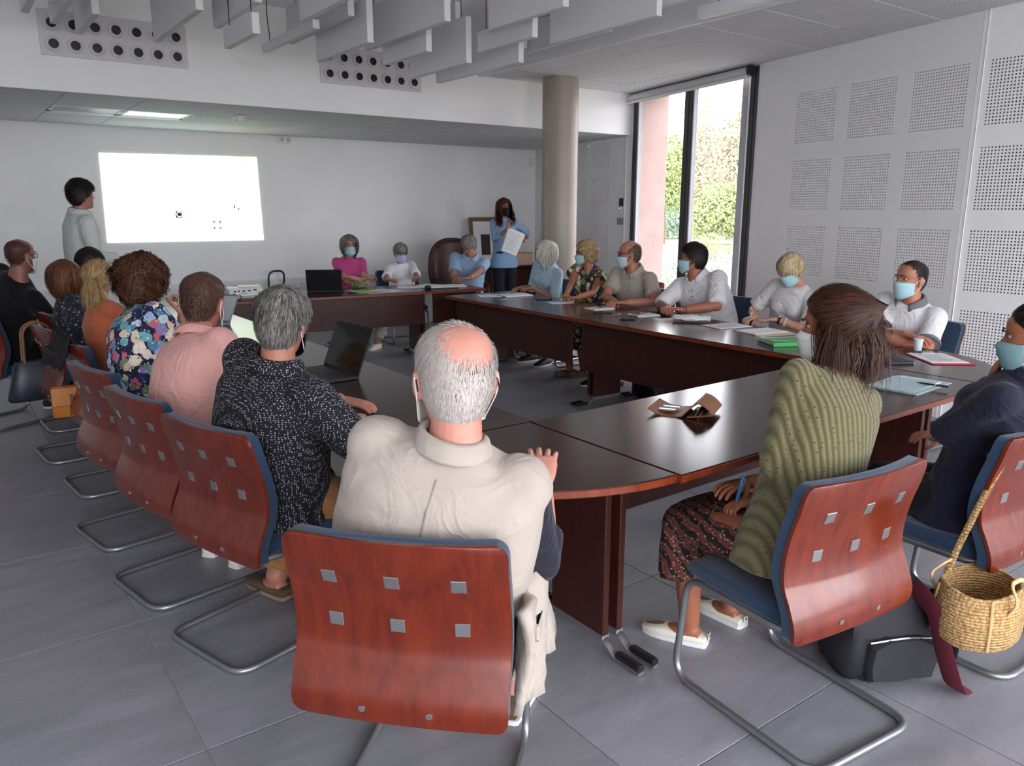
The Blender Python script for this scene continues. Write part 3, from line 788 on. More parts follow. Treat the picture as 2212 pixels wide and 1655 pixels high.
# ------------------------------------------------------------------ people: builder
def np_mesh(name, V, F, mats, parent=None, mi=None, smooth=True):
    V = np.asarray(V, np.float32); F = np.asarray(F, np.int32)
    me = bpy.data.meshes.new(name); k = F.shape[1]
    me.vertices.add(len(V)); me.vertices.foreach_set('co', V.ravel())
    me.loops.add(F.size); me.loops.foreach_set('vertex_index', F.ravel())
    me.polygons.add(len(F)); me.polygons.foreach_set('loop_start', np.arange(0, F.size, k, dtype=np.int32))
    for m in (mats if isinstance(mats, (list, tuple)) else [mats]): me.materials.append(m)
    if mi is not None: me.polygons.foreach_set('material_index', np.asarray(mi, np.int32))
    if smooth: me.polygons.foreach_set('use_smooth', np.ones(len(F), bool))
    me.update(); me.validate()
    return link(name, me, parent)

def remesh(mb, voxel, it=4, fac=.5):
    me = bpy.data.meshes.new('tmp'); me.from_pydata(mb.v, [], mb.f)
    o = bpy.data.objects.new('tmp', me); COL.objects.link(o)
    m = o.modifiers.new('r', 'REMESH'); m.mode = 'VOXEL'; m.voxel_size = voxel
    if it: s = o.modifiers.new('s', 'SMOOTH'); s.factor = fac; s.iterations = it
    dg = bpy.context.evaluated_depsgraph_get(); dg.update(); e = o.evaluated_get(dg); q = e.to_mesh()
    V = np.empty(len(q.vertices) * 3, np.float32); q.vertices.foreach_get('co', V)
    L = np.empty(len(q.loops), np.int32); q.loops.foreach_get('vertex_index', L)
    nl = np.empty(len(q.polygons), np.int32); q.polygons.foreach_get('loop_total', nl)
    N = np.empty(len(q.vertices) * 3, np.float32); q.vertices.foreach_get('normal', N)
    if (nl != 4).any():
        F = []; i = 0
        for n in nl:
            F.append(tuple(L[i:i + 4]) if n == 4 else (L[i], L[i + 1], L[i + 2], L[i + 2])); i += n
        F = np.array(F)
    else: F = L.reshape(-1, 4)
    e.to_mesh_clear(); bpy.data.objects.remove(o, do_unlink=True); bpy.data.meshes.remove(me)
    return V.reshape(-1, 3), F, N.reshape(-1, 3)

def sm(x, xs, ys):
    """smooth interpolation of a profile"""
    xs = np.array(xs); ys = np.array(ys); g = np.linspace(xs[0], xs[-1], 200); y = np.interp(g, xs, ys)
    k = 13; pad = np.concatenate([2 * y[0] - y[k:0:-1], y, 2 * y[-1] - y[-2:-k - 2:-1]]); ker = np.hanning(2 * k + 1); ker /= ker.sum()
    return np.interp(x, g, np.convolve(pad, ker, 'same')[k:-k])

HZ = [0, .02, .045, .07, .1, .125, .15, .18, .205, .222, .235]
H_W = [.030, .046, .056, .063, .069, .073, .0765, .0755, .064, .045, .006]
H_F = [.062, .088, .086, .088, .087, .083, .087, .083, .064, .040, -.01]
H_B = [.000, -.030, -.055, -.068, -.083, -.094, -.1, -.097, -.082, -.058, -.015]
HN, HM = 60, 56

def head_loft():
    zz = np.concatenate([np.linspace(0, .222, HM - 6), .235 - .013 * (1 - np.linspace(.2, 1, 6)) ** 2 * 1.0])
    zz = np.sort(zz); w = sm(zz, HZ, H_W); f = sm(zz, HZ, H_F); b = sm(zz, HZ, H_B)
    top = np.clip((.235 - zz) / .02, 0, 1) ** .5; 
    ph = np.linspace(0, 2 * PI, HN, endpoint=False); yc = -.012
    c, s = np.cos(ph)[None], np.sin(ph)[None]; e = .88
    W, Fr, Bk, Z = w[:, None], f[:, None], b[:, None], zz[:, None] + 0 * c
    X = W * np.sign(s) * np.abs(s) ** e
    Y = np.where(c > 0, yc + (Fr - yc) * np.abs(c) ** e, yc + (Bk - yc) * -np.abs(c) ** e * -1)
    Y = np.where(c > 0, yc + (Fr - yc) * np.abs(c) ** e, yc - (yc - Bk) * np.abs(c) ** e)
    g = lambda q, m, s_: np.exp(-((q - m) / s_) ** 2)
    front = np.clip(c, 0, 1) ** .5
    na = np.interp(zz, [.074, .082, .090, .098, .112, .128, .142], [0, .009, .020, .0215, .014, .007, 0])[:, None]
    ns = np.interp(zz, [.074, .09, .1, .14], [.014, .015, .012, .009])[:, None]
    D = na * np.exp(-(X / ns) ** 2)
    D -= .008 * g(np.abs(X), .031, .015) * g(Z, .124, .011)
    D += .004 * g(np.abs(X), .028, .02) * g(Z, .143, .008)
    D += .0035 * g(X, 0, .021) * (g(Z, .066, .005) + 1.1 * g(Z, .053, .006)) - .003 * g(X, 0, .022) * g(Z, .0595, .0025)
    D += .004 * g(np.abs(X), .045, .016) * g(Z, .098, .014) + .004 * g(X, 0, .018) * g(Z, .018, .012)
    Y = Y + D * front
    V = np.stack([X, Y, Z], 2)
    return V

HEADV = head_loft()
def grid_faces(nr, nc, off=0):
    i = np.arange(nr - 1)[:, None]; j = np.arange(nc)[None]; k = (j + 1) % nc
    return np.stack([i * nc + j, i * nc + k, (i + 1) * nc + k, (i + 1) * nc + j], 2).reshape(-1, 4) + off
def grid_normals(V):
    du = np.roll(V, -1, 1) - np.roll(V, 1, 1); dv = np.gradient(V, axis=0)
    n = np.cross(dv, du); n /= np.linalg.norm(n, axis=2)[:, :, None] + 1e-9
    return n

_hc = {}
def head_core(neck_r):
    if neck_r in _hc: return _hc[neck_r]
    b = MB(); b.loft([[tuple(p) for p in r] for r in HEADV], True)
    for s in (-1, 1):
        M = T(s * .076, -.012, .108) @ RZ(s * -.35) @ RY(s * .12)
        b.ell((0, 0, 0), (.007, .017, .031), 12, 9, 0, M); b.tube([(s * .074, .0, .082), (s * .082, -.008, .09), (s * .086, -.020, .108), (s * .085, -.016, .13), (s * .079, -.002, .135)], [.005, .006, .006, .006, .005], 7)
        b.ell((s * .077, -.001, .080), (.005, .008, .010), 8, 6)
    b.tube([(0, -.028, -.085), (0, -.026, -.04), (0, -.022, .0), (0, -.018, .06)], [neck_r * 1.06, neck_r, neck_r * .98, neck_r * .95], 20)
    _hc[neck_r] = remesh(b, .0042, 2, .4); return _hc[neck_r]

_hands = {}
def hand_core(pose):
    """right hand: wrist at the origin, fingers +Y, palm -Z, thumb towards -X"""
    if pose in _hands: return _hands[pose]
    curl, spread, thumb = {'relaxed': (.35, .10, .5), 'flat': (.10, .16, .75), 'fist': (1.15, .02, .15), 'grip': (.75, .05, .3), 'pen': (.85, .03, .1)}[pose]
    b = MB()
    b.loft([[(x * w, y, z * t + z0) for x, z in [(math.cos(a), math.sin(a)) for a in np.linspace(0, 2 * PI, 16, endpoint=False)]] for y, w, t, z0 in ((-.03, .026, .02, 0), (0, .027, .019, 0), (.03, .036, .017, 0), (.065, .041, .0145, 0), (.088, .040, .011, 0), (.094, .034, .008, 0))])
    for i, (x, L, r) in enumerate(((-.030, .072, .0088), (-.010, .081, .0092), (.011, .075, .0088), (.030, .060, .0078))):
        a = (i - 1.5) * spread; p = Vector((x, .078, 0)); pts = [Vector((x * .9, .05, 0)), p.copy()]; an = curl * .45
        for f in (.46, .30, .24):
            d = Vector((math.sin(a) * math.cos(an), math.cos(a) * math.cos(an), -math.sin(an))); p = p + d * L * f; pts.append(p.copy()); an += curl * (1.0 + .08 * i)
        b.tube(pts, [r * 1.05, r * 1.05, r, r * .93, r * .78], 10); b.ell(tuple(pts[-1]), (r * .8,) * 3, 8, 6)
    p = Vector((-.030, .020, -.006)); an = .85 * thumb + .25; pts = [Vector((-.012, .005, -.004)), p.copy()]
    for f, q in ((.040, 0), (.030, -.25), (.024, -.45)):
        d = Vector((-math.sin(an + q), math.cos(an + q), -.35 - curl * .4)).normalized(); p = p + d * f; pts.append(p.copy())
    b.tube(pts, [.013, .0125, .0108, .0098, .008], 10); b.ell(tuple(pts[-1]), (.008,) * 3, 8, 6)
    _hands[pose] = remesh(b, .0034, 2, .4); return _hands[pose]

def ik(r, t, l1, l2, hint):
    r, t = Vector(r), Vector(t); d = t - r; D = min(d.length, (l1 + l2) * .995); u = d.normalized()
    a = (l1 * l1 - l2 * l2 + D * D) / (2 * D); h = math.sqrt(max(0, l1 * l1 - a * a))
    n = Vector(hint); n = (n - u * n.dot(u)); n = n.normalized() if n.length > 1e-4 else u.orthogonal().normalized()
    return r + u * a + n * h, r + u * D

def frame(y, z):
    """matrix whose Y axis is y and whose Z axis is as near z as can be"""
    y = Vector(y).normalized(); z = Vector(z); z = (z - y * z.dot(y)); z = z.normalized() if z.length > 1e-4 else y.orthogonal().normalized(); x = y.cross(z)
    return Matrix(((x.x, y.x, z.x, 0), (x.y, y.y, z.y, 0), (x.z, y.z, z.z, 0), (0, 0, 0, 1)))

def apply(M, V):
    A = np.array(M, dtype=np.float64); return np.asarray(V) @ A[:3, :3].T + A[:3, 3]

def se_ring(c, rt, fw, a, b, n=26, e=.85, fb=1.0):
    """super-elliptic ring; fb scales the front half depth"""
    out = []
    for k in range(n):
        t = 2 * PI * k / n; cs, sn = math.cos(t), math.sin(t)
        x = a * math.copysign(abs(cs) ** e, cs); y = b * math.copysign(abs(sn) ** e, sn) * (fb if sn > 0 else 1)
        out.append(tuple(c + rt * x + fw * y))
    return out

def skin_mat(name, c, red=.0):
    if name in MATS: return MATS[name]
    t = NT(name); v = t.coord(); n = t.noise(v, 14, 4); cc = col4(c)
    t.base(t.ramp(n, 0, [(.3, tuple(x * k for x, k in zip(cc[:3], (.90, .84, .82)))), (.7, tuple(min(1, x * k) for x, k in zip(cc[:3], (1.06, 1.04, 1.02))))]))
    t.b.inputs['Roughness'].default_value = .5; t.b.inputs['Subsurface Weight'].default_value = .06; t.b.inputs['Subsurface Radius'].default_value = (.01, .004, .002)
    n2 = t.noise(v, 260, 2); t.bump(n2, 0, .08, .001); MATS[name] = t.m; return t.m
def hair_mat(name, a, c, rough=.42):
    if name in MATS: return MATS[name]
    t = NT(name); g = t.n('NewGeometry'); v = t.coord('Object', (1, 1, .35)); n = t.noise(v, 70, 3)
    mx = t.n('Mix', data_type='FLOAT'); mx.inputs[0].default_value = .45; t.l(g, 8, mx, 2); t.l(n, 0, mx, 3)
    t.base(t.ramp(mx, 0, [(.2, a), (.75, c)])); t.b.inputs['Roughness'].default_value = rough; t.b.inputs['Specular IOR Level'].default_value = .22
    t.bump(n, 0, .35, .002); MATS[name] = t.m; return t.m
def creases(t, v, k, sc=6.5):
    n = t.noise(v, sc, 2.5, .5, 1.6); r = t.math('SUBTRACT', n, .5); r = t.math('ABSOLUTE', r); r = t.math('MULTIPLY', r, -3.0); r = t.math('EXPONENT', r)
    n3 = t.noise(v, sc * 2.6, 2, .5, .8); a = t.math('MULTIPLY_ADD', n3, .35); t.l(r, 0, a, 2); return a
def cloth(name, c, var=.06, rough=.85, fold=.35, weave=.15, fscale=9):
    if name in MATS: return MATS[name]
    t = NT(name); v = t.coord(); n2 = t.noise(v, 600, 2); cc = col4(c); a = creases(t, v, fold)
    t.base(t.ramp(n2, 0, [(.3, tuple(x * (1 - var) for x in cc[:3])), (.7, tuple(min(1, x * (1 + var)) for x in cc[:3]))]))
    h = t.math('MULTIPLY_ADD', n2, .03); t.l(a, 0, h, 2); t.bump(h, 0, min(1, fold * 1.15), .022)
    t.b.inputs['Roughness'].default_value = rough; t.b.inputs['Sheen Weight'].default_value = .12; t.b.inputs['Specular IOR Level'].default_value = .25; MATS[name] = t.m; return t.m
def floral(name, ground, cols, scale, dens=.5):
    if name in MATS: return MATS[name]
    t = NT(name); v = t.coord(); ns = t.noise(v, scale * .9, 2)
    ad = t.n('VectorMath', operation='MULTIPLY_ADD'); t.l(ns, 1, ad, 0); ad.inputs[1].default_value = (.9 / scale,) * 3; t.l(v, 0, ad, 2)
    vo = t.n('TexVoronoi', i_Scale=scale); t.l(ad, 0, vo, 'Vector'); sp = t.n('SeparateColor'); t.l(vo, 1, sp, 0)
    st = [(i / len(cols), c) for i, c in enumerate(cols)]
    r = t.ramp(sp, 0, st, 'CONSTANT'); d = t.math('LESS_THAN', vo, dens, ao=0); m = t.mix(d, ground, r)
    vo2 = t.n('TexVoronoi', i_Scale=scale * 2.7); t.l(ad, 0, vo2, 'Vector'); sp2 = t.n('SeparateColor'); t.l(vo2, 1, sp2, 0)
    r2 = t.ramp(sp2, 1, [((i + .0) / len(cols), c) for i, c in enumerate(cols[::-1])], 'CONSTANT'); d2 = t.math('LESS_THAN', vo2, .28, ao=0)
    m2 = t.n('Mix', data_type='RGBA'); t.l(d2, 0, m2, 0); t.l(m, 2, m2, 6); t.l(r2, 0, m2, 7)
    t.base(m2); t.b.inputs['Roughness'].default_value = .85; t.bump(creases(t, v, 1), 0, .4, .022); MATS[name] = t.m; return t.m

HAIRLINE = ([0, 35, 60, 78, 95, 115, 150, 180], [.192, .188, .158, .110, .112, .075, .045, .035])
def hair(P, HMx, spec, m):
    """cap fitted to the skull plus combed strands, one mesh"""
    rs = np.random.default_rng(spec.get('seed', 1)); st = spec['style']
    V = HEADV; N = grid_normals(V); x, y, z = V[..., 0], V[..., 1], V[..., 2]
    phi = np.degrees(np.abs(np.arctan2(x, y + .012)))
    line = np.interp(phi, *spec.get('line', HAIRLINE)); mask = np.clip((z - line) / .012, 0, 1)
    if 'bald' in spec:      # bare crown: (front limit deg, height)
        bl = np.interp(phi, *spec['bald']); mask = mask * np.clip((bl - z) / .034 + .25, 0, 1)
    if 'patch' in spec:
        pc, r0, r1 = spec['patch']; dd = np.linalg.norm(V - np.array(pc), axis=2); mask = mask * np.clip((dd - r0) / (r1 - r0), 0, 1)
    th = spec.get('th', .008) * (.55 + .45 * np.clip((z - line) / .06, 0, 1))
    if 'vol' in spec: th = th + np.interp(phi, [0, 60, 110, 180], spec['vol']) * np.clip((.22 - z) / .05, .0, 1) * np.clip((z - line) / .02, 0, 1)
    if st == 'curly':
        q = V * 95; th = th * (1 + .35 * np.sin(q[..., 0] + 2 * np.sin(q[..., 2] * .7)) * np.sin(q[..., 1] * 1.1 + q[..., 2] * .8))
    cm_ = np.clip(mask * 1.6 - .6, 0, 1) if ('bald' in spec or 'patch' in spec) else mask
    C = V + N * (cm_ * (th + .004) - .004)[..., None]
    verts = [C.reshape(-1, 3)]; faces = [grid_faces(C.shape[0], C.shape[1])]; off = C.shape[0] * C.shape[1]
    # strands
    n, L, K, w, lift, grav = spec.get('n', 1800), spec.get('L', .03), spec.get('K', 5), spec.get('w', .0022), spec.get('lift', .25), spec.get('grav', .2)
    wt = mask ** 2 * (mask > .12) if ('bald' in spec or 'patch' in spec) else (mask > .35).astype(float); wt *= np.linalg.norm(np.cross(np.roll(V, -1, 1) - V, np.gradient(V, axis=0)), axis=2); wt = wt.ravel() / wt.sum()
    idx = rs.choice(wt.size, n, p=wt); p = np.maximum(0, 1) * V.reshape(-1, 3)[idx] + N.reshape(-1, 3)[idx] * (cm_.ravel()[idx] * th.ravel()[idx] - .001)[:, None]; p += (np.roll(V, -1, 1) - V).reshape(-1, 3)[idx] * rs.uniform(-.5, .5, (n, 1)) + np.gradient(V, axis=0).reshape(-1, 3)[idx] * rs.uniform(-.5, .5, (n, 1)); p += rs.normal(size=p.shape) * .0018; nn = N.reshape(-1, 3)[idx]
    tips = np.array(spec.get('to', (0, .0, 0.)))
    crown = np.array(spec.get('crown', (.008, -.055, .235))); ctr = np.array((0, -.008, .125)); rad0 = np.array((.076, .099, .11))
    thr = th.ravel()[idx]; Ls = L * rs.uniform(.65, 1.15, n); path = [p.copy()]; ph0 = rs.uniform(0, 6.28, n)
    side = spec.get('side')
    for k in range(K):
        t = (k + 1) / K; r = p - crown
        if st in ('tail', 'updo'): cmb = np.array(spec['tie']) - p
        elif st == 'fwd': cmb = np.array((0, 1.0, -.3)) + r * 4
        else: cmb = r.copy()
        if side is not None: cmb = cmb / (np.linalg.norm(cmb, axis=1)[:, None] + 1e-6) + np.array(side)
        g = (p - ctr) / rad0 ** 2; g /= np.linalg.norm(g, axis=1)[:, None] + 1e-9
        cmb = cmb - g * (cmb * g).sum(1)[:, None]; cmb /= np.linalg.norm(cmb, axis=1)[:, None] + 1e-6
        d = cmb + nn * lift * (1 - t) + np.array((0, 0, -1.0)) * grav * t + rs.normal(size=p.shape) * spec.get('jit', .10)
        if st == 'curly':
            a = ph0 + k * 1.9; e1 = np.cross(d, g); d = d * .6 + e1 * np.cos(a)[:, None] * 1.0 + g * np.sin(a)[:, None] * .9
        if st in ('bob', 'curly', 'tail', 'updo'):
            fr = ((p[:, 1] > .015) & (p[:, 2] < spec.get('part', .190)))[:, None]; sx_ = np.where(p[:, :1] >= 0, 1, -1)
            d = np.where(fr, d + np.concatenate([sx_ * 1.6, -1.1 + 0 * sx_, 0 * sx_], 1) * np.clip((.078 - np.abs(p[:, :1])) / .03, 0, 1), d)
        d /= np.linalg.norm(d, axis=1)[:, None] + 1e-9; p = p + d * (Ls / K)[:, None]
        if st in ('bob', 'curly'):
            ff = (p[:, 1] > .0) & (p[:, 2] < .165); p[:, 0] = np.where(ff & (np.abs(p[:, 0]) < .074), np.sign(p[:, 0]) * .074, p[:, 0])
        rr = rad0 + (thr * .9)[:, None]; q = (p - ctr) / rr; l = np.linalg.norm(q, axis=1); ins = (l < 1) & (p[:, 2] > .03); s_ = np.where(ins, 1 / np.maximum(l, 1e-3), 1); p = ctr + (p - ctr) * s_[:, None]
        path.append(p.copy())
    paths = [np.stack(path, 1)]
    if st in ('tail',):      # bundle hanging from the tie
        nt = spec.get('nt', 700); tie = np.array(spec['tie']); o = rs.normal(size=(nt, 3)) * .009; pth = []
        TL = spec.get('TL', .22) * rs.uniform(.7, 1.05, nt); a0 = rs.uniform(-1, 1, (nt, 1))
        for k in range(K + 1):
            t = k / K; w_ = spec.get('fat', .03) * math.sin(PI * min(1, t * .75 + .12)); pth.append(tie + o * (1 + 1.2 * t) + np.concatenate([a0 * w_, -.035 * np.ones((nt, 1)) * math.sin(PI * min(1, t * 1.1)), -TL[:, None] * t], 1) + rs.normal(size=(nt, 3)) * .002)
        paths.append(np.stack(pth, 1))
    for b in spec.get('bundles', ()):   # (count, start, spread, [control points])
        cnt, st0, spd, cps = b; o = rs.normal(size=(cnt, 3)) * spd; cps = np.array([st0] + list(cps)); pth = []; len_ = rs.uniform(.75, 1.0, cnt)
        for k in range(K + 2):
            t = len_ * k / (K + 1) * (len(cps) - 1); i0 = np.minimum(t.astype(int), len(cps) - 2); f = (t - i0)[:, None]
            pth.append(cps[i0] * (1 - f) + cps[i0 + 1] * f + o * (1 + .6 * k / K) + rs.normal(size=(cnt, 3)) * .0012)
        paths.append(np.stack(pth, 1))
    for pt in paths:
        kk = pt.shape[1]; dv = np.gradient(pt, axis=1); g = (pt - ctr) / rad0 ** 2; sd = np.cross(dv, g); sd /= np.linalg.norm(sd, axis=2)[..., None] + 1e-9
        tap = np.interp(np.linspace(0, 1, kk), [0, .3, .8, 1], [.6, 1, .8, .25])[None, :, None]
        A, B_ = pt - sd * w * tap, pt + sd * w * tap; vv = np.stack([A, B_], 2).reshape(-1, 3)
        i = np.arange(pt.shape[0])[:, None] * kk * 2; j = np.arange(kk - 1)[None] * 2
        f = np.stack([i + j, i + j + 1, i + j + 3, i + j + 2], 2).reshape(-1, 4) + off
        verts.append(vv); faces.append(f); off += len(vv)
    o = np_mesh('hair', apply(HMx, np.concatenate(verts)), np.concatenate(faces), m, P)
    return o

def face_mask(P, HMx, m, mloop, tint=0):
    nu, nv = 17, 13; V = []
    for back in (0, 1):
        for i in range(nv):
            v = i / (nv - 1); yc = np.interp(v, [0, .12, .3, .6, .88, 1], [.100, .114, .121, .113, .100, .078]); zc = np.interp(v, [0, .3, .6, 1], [.106, .088, .052, -.010]); zs = .096 + (.026 - .096) * v
            for j in range(nu):
                u = j / (nu - 1) * 2 - 1; x = .072 * u; k = 1 - abs(u) ** 2.0
                y = .030 + (yc - .030) * k ** .8 + (.0022 * math.sin(v * 4 * 2 * PI) if .12 < v < .9 else 0) * (1 - abs(u)) ** .3
                z = zc * (1 - u * u) + zs * u * u; V.append((x, y - .0022 * back, z))
    F = []
    for o, fl in ((0, 0), (nu * nv, 1)):
        for i in range(nv - 1):
            for j in range(nu - 1):
                q = [o + i * nu + j, o + (i + 1) * nu + j, o + (i + 1) * nu + j + 1, o + i * nu + j + 1]; F.append(q[::-1] if fl else q)
    rim = [(0, j) for j in range(nu)] + [(i, nu - 1) for i in range(1, nv)] + [(nv - 1, j) for j in range(nu - 2, -1, -1)] + [(i, 0) for i in range(nv - 2, 0, -1)]
    for a, b in zip(rim, rim[1:] + rim[:1]):
        p, q = a[0] * nu + a[1], b[0] * nu + b[1]; F.append((p, q, q + nu * nv, p + nu * nv))
    o = np_mesh('face_mask', apply(HMx, V), F, m, P)
    for s in (-1, 1):
        pts = [(s * .071, .030, .094), (s * .079, .002, .118), (s * .086, -.016, .132), (s * .087, -.028, .115), (s * .083, -.024, .088), (s * .078, .0, .062), (s * .071, .030, .029)]
        lp = MB().tube([HMx @ Vector(p) for p in fillet(pts, .02, 3)], .0016, 6).build('ear_loop', mloop, o, smooth=True)
    return o

def glasses(P, HMx, m, r=.0016):
    b = MB()
    for s in (-1, 1):
        b.tube([HMx @ Vector((s * .033 + .023 * math.cos(a), .098 - .012 * abs(math.cos(a)) * (1 if s * math.cos(a) > 0 else 0), .121 + .017 * math.sin(a))) for a in np.linspace(0, 2 * PI, 18, endpoint=False)], r, 6, closed=True)
        b.tube([HMx @ Vector(p) for p in ((s * .056, .086, .126), (s * .075, .06, .129), (s * .081, .0, .128), (s * .084, -.03, .118), (s * .083, -.045, .100))], r, 6)
    b.tube([HMx @ Vector(p) for p in ((-.011, .099, .125), (0, .103, .128), (.011, .099, .125))], r, 6)
    return b.build('glasses', m, P, smooth=True)

def wrinkle(V, N, amp, seed):
    rs = np.random.default_rng(seed); d = np.zeros(len(V))
    for k in range(7):
        f = rs.normal(size=3) * (9 + 4 * k); d += np.sin(V @ f + rs.uniform(0, 6)) / (1 + .4 * k)
    return V + N * (d * amp / 2.2)[:, None]

EYE_W = mat('eye_white', 'B4ADA6', .3); EYE_D = mat('iris', '2A1E18', .2)
M_loop = mat('mask_loop', 'E9ECEC', .8)

def person(label, pos, deg, head_top, hands=None, feet=None, sex='m', fat=0., sc=1., stand=False, seat=.462, head=(0, 0, 0), skin='C08A74', hairs=None, brow='3A2A22',
           top=None, bottom=None, shoes=None, mask=None, specs=None, vox=.009, voxc=.011, hsc=1.0, shoulder=0., hipy=None, name='person', elbow=None, sleeve_roll=0):
    """hands/feet in world coordinates: {'L': (point, pose, finger dir or None, palm normal or None)}"""
    P = thing(name, label, 'person', (pos[0], pos[1], 0), math.radians(deg - 90))
    W2L = (T(pos[0], pos[1], 0) @ RZ(math.radians(deg - 90))).inverted()
    fem = sex == 'f'; f = sc * (.95 if fem else 1.0)
    Pz = (seat + .085 * f) if not stand else stand
    if hipy is None: hipy = -.158 + .022 + (.125 if fem else .122) * f * (1 + .26 * fat)
    hip0 = Vector((0, hipy if not stand else 0, Pz))
    tgt = W2L @ Vector(head_top)
    hy, hp, hr = [math.radians(a) for a in head]
    Hrot = RZ(hy) @ RX(-hp) @ RY(hr)
    hs = f * (.98 if fem else 1.0) * .99 * hsc
    def chain(lean, side, ts):
        pts = [hip0.copy()]; ups = []; p = hip0.copy()
        for k, L in enumerate((.14, .14, .12, .075, .045)):
            a = math.radians(lean * (.45, .8, 1.15, 1.35, 1.45)[k]); s = math.radians(side * (.7, .9, 1.1, 1.2, 1.2)[k])
            d = Vector((math.sin(s), math.sin(a) * math.cos(s), math.cos(a) * math.cos(s))); p = p + d * L * f * ts; pts.append(p.copy()); ups.append(d)
        up = ups[-1]; nk = (up * .5 + Vector((0, .10, .7)) * .6).normalized(); joint = p + nk * .075 * f
        HM = T(*joint) @ Hrot @ Matrix.Scale(hs, 4) @ T(0, .018, -.045)
        return pts, ups, joint, HM, HM @ Vector((0, -.012, .242))
    prm = np.array([5., 0., 1.])
    for _ in range(30):
        e0 = np.array(chain(*prm)[4] - tgt); J = np.zeros((3, 3))
        for k, h in enumerate((.5, .5, .01)):
            q = prm.copy(); q[k] += h; J[:, k] = (np.array(chain(*q)[4] - tgt) - e0) / h
        prm = prm - np.clip(np.linalg.lstsq(J, e0, rcond=1e-3)[0], (-8, -8, -.06), (8, 8, .06))
        prm[2] = np.clip(prm[2], .78, 1.22); prm[0] = np.clip(prm[0], -25, 70); prm[1] = np.clip(prm[1], -35, 35)
    pts, ups, joint, HM, tp = chain(*prm); ts = prm[2]
    X = Vector((1, 0, 0)); sec = ((.12, .10), (.172, .122), (.152, .112), (.163, .118), (.178, .116), (.160, .082), (.07, .06)) if not fem else ((.125, .105), (.178, .125), (.138, .10), (.142, .108), (.155, .112), (.138, .075), (.058, .052))
    u0 = ups[0]; centers = [hip0 - u0 * .085 * f] + pts; dirs = [u0] + [ups[0]] + ups
    tw = math.radians(shoulder); rings_info = []
    for k, (c, u) in enumerate(zip(centers, dirs)):
        a, b = sec[k]; ff = 1 + fat * (.0, .25, .38, .30, .15, .06, 0)[k]; fb = 1 + fat * (.1, .20, .42, .34, .18, .08, 0)[k]
        rt = RZ(tw * k / 6) @ X; rt = (rt - u * rt.dot(u)).normalized(); fw = u.cross(rt)
        rings_info.append((c, rt, fw, a * f * ff, b * f * fb, u))
    def torso(mb, g, k0=0, k1=7, bust=True, hem=None, wide=1):
        R = []
        for k in range(k0, k1):
            c, rt, fw, a, b, u = rings_info[k]
            R.append(se_ring(c, rt, fw, (a + g) * (wide if k in (4, 5) else (1 + (wide - 1) * 1.25 if k in (2, 3) and wide > 1 else 1)), b + g, e=.82))
        if hem: R[0] = se_ring(rings_info[k0][0], rings_info[k0][1], rings_info[k0][2], rings_info[1][3] + g + hem, rings_info[1][4] + g + hem, e=.82)
        mb.loft(R)
        if fem and bust:
            c, rt, fw, a, b, u = rings_info[4]
            for s in (-1, 1): mb.ell((0, 0, 0), (.058 * f + g, .050 * f + g, .056 * f + g), 14, 10, 0, T(*(c + rt * s * .062 * f + fw * (b - .030) - u * .040 * f)))
    c4, rt4, fw4, a4, b4, u4 = rings_info[5]
    shw = (.170 if not fem else .147) * f * (1 + .10 * fat); sh = {s: c4 + rt4 * (shw * (1 if s == 'R' else -1)) - u4 * .012 for s in 'LR'}
    l1, l2 = .285 * f, .255 * f; arms = {}
    hands = hands or {}
    for s in 'LR':
        sg = 1 if s == 'R' else -1
        t = hands.get(s)
        if t is None: w = Vector((sg * .20, .22, Pz + .10)); pose, fd, pnrm = 'relaxed', None, None
        else:
            w = W2L @ Vector(t[0]); pose = t[1]; fd = (W2L.to_3x3() @ Vector(t[2])) if len(t) > 2 and t[2] else None; pnrm = (W2L.to_3x3() @ Vector(t[3])) if len(t) > 3 and t[3] else None
        hint = (elbow or {}).get(s, (sg * .45, -.5, -.75)); e_, w_ = ik(sh[s], w, l1, l2, hint)
        arms[s] = (sh[s], e_, w_, pose, fd, pnrm)
    legs = {}
    for s in 'LR':
        sg = 1 if s == 'R' else -1; hj = hip0 + X * sg * .088 * f; ft = (feet or {}).get(s)
        if ft is not None: an = W2L @ Vector(ft[0]); fdir = (W2L.to_3x3() @ Vector(ft[1])) if len(ft) > 1 else Vector((sg * .12, 1, 0))
        else: an = Vector((sg * .12, .40, .085)) if not stand else Vector((sg * .095, 0, .085)); fdir = Vector((sg * .15, 1, 0))
        kn, an = ik(hj, an, .43 * f, .42 * f if not stand else max(.42 * f, Pz - .43 * f - .085 + .005), (sg * .12, .6, .75) if not stand else (0, 1, 0)); legs[s] = (hj, kn, an, fdir)
    ra = (.054, .046, .038, .040, .035, .0265) if not fem else (.046, .039, .032, .035, .030, .0235)
    af = 1 + .18 * fat
    def arm_pts(s): a, e, w = arms[s][:3]; return [a, a.lerp(e, .5), e, e.lerp(w, .22), e.lerp(w, .6), w], [r * f * af for r in ra]
    def leg_pts(s): h, k, a = legs[s][:3]; bk = (Vector((0, -1, 0)) + (k - a) * 0).normalized() * .012; return [h, h.lerp(k, .5), k, k.lerp(a, .3) + bk, k.lerp(a, .7), a], [x * f * (1 + .25 * fat) for x in (.088, .076, .056, .056, .043, .036)]
    # ---- body, one continuous surface
    mb = MB(); torso(mb, 0)
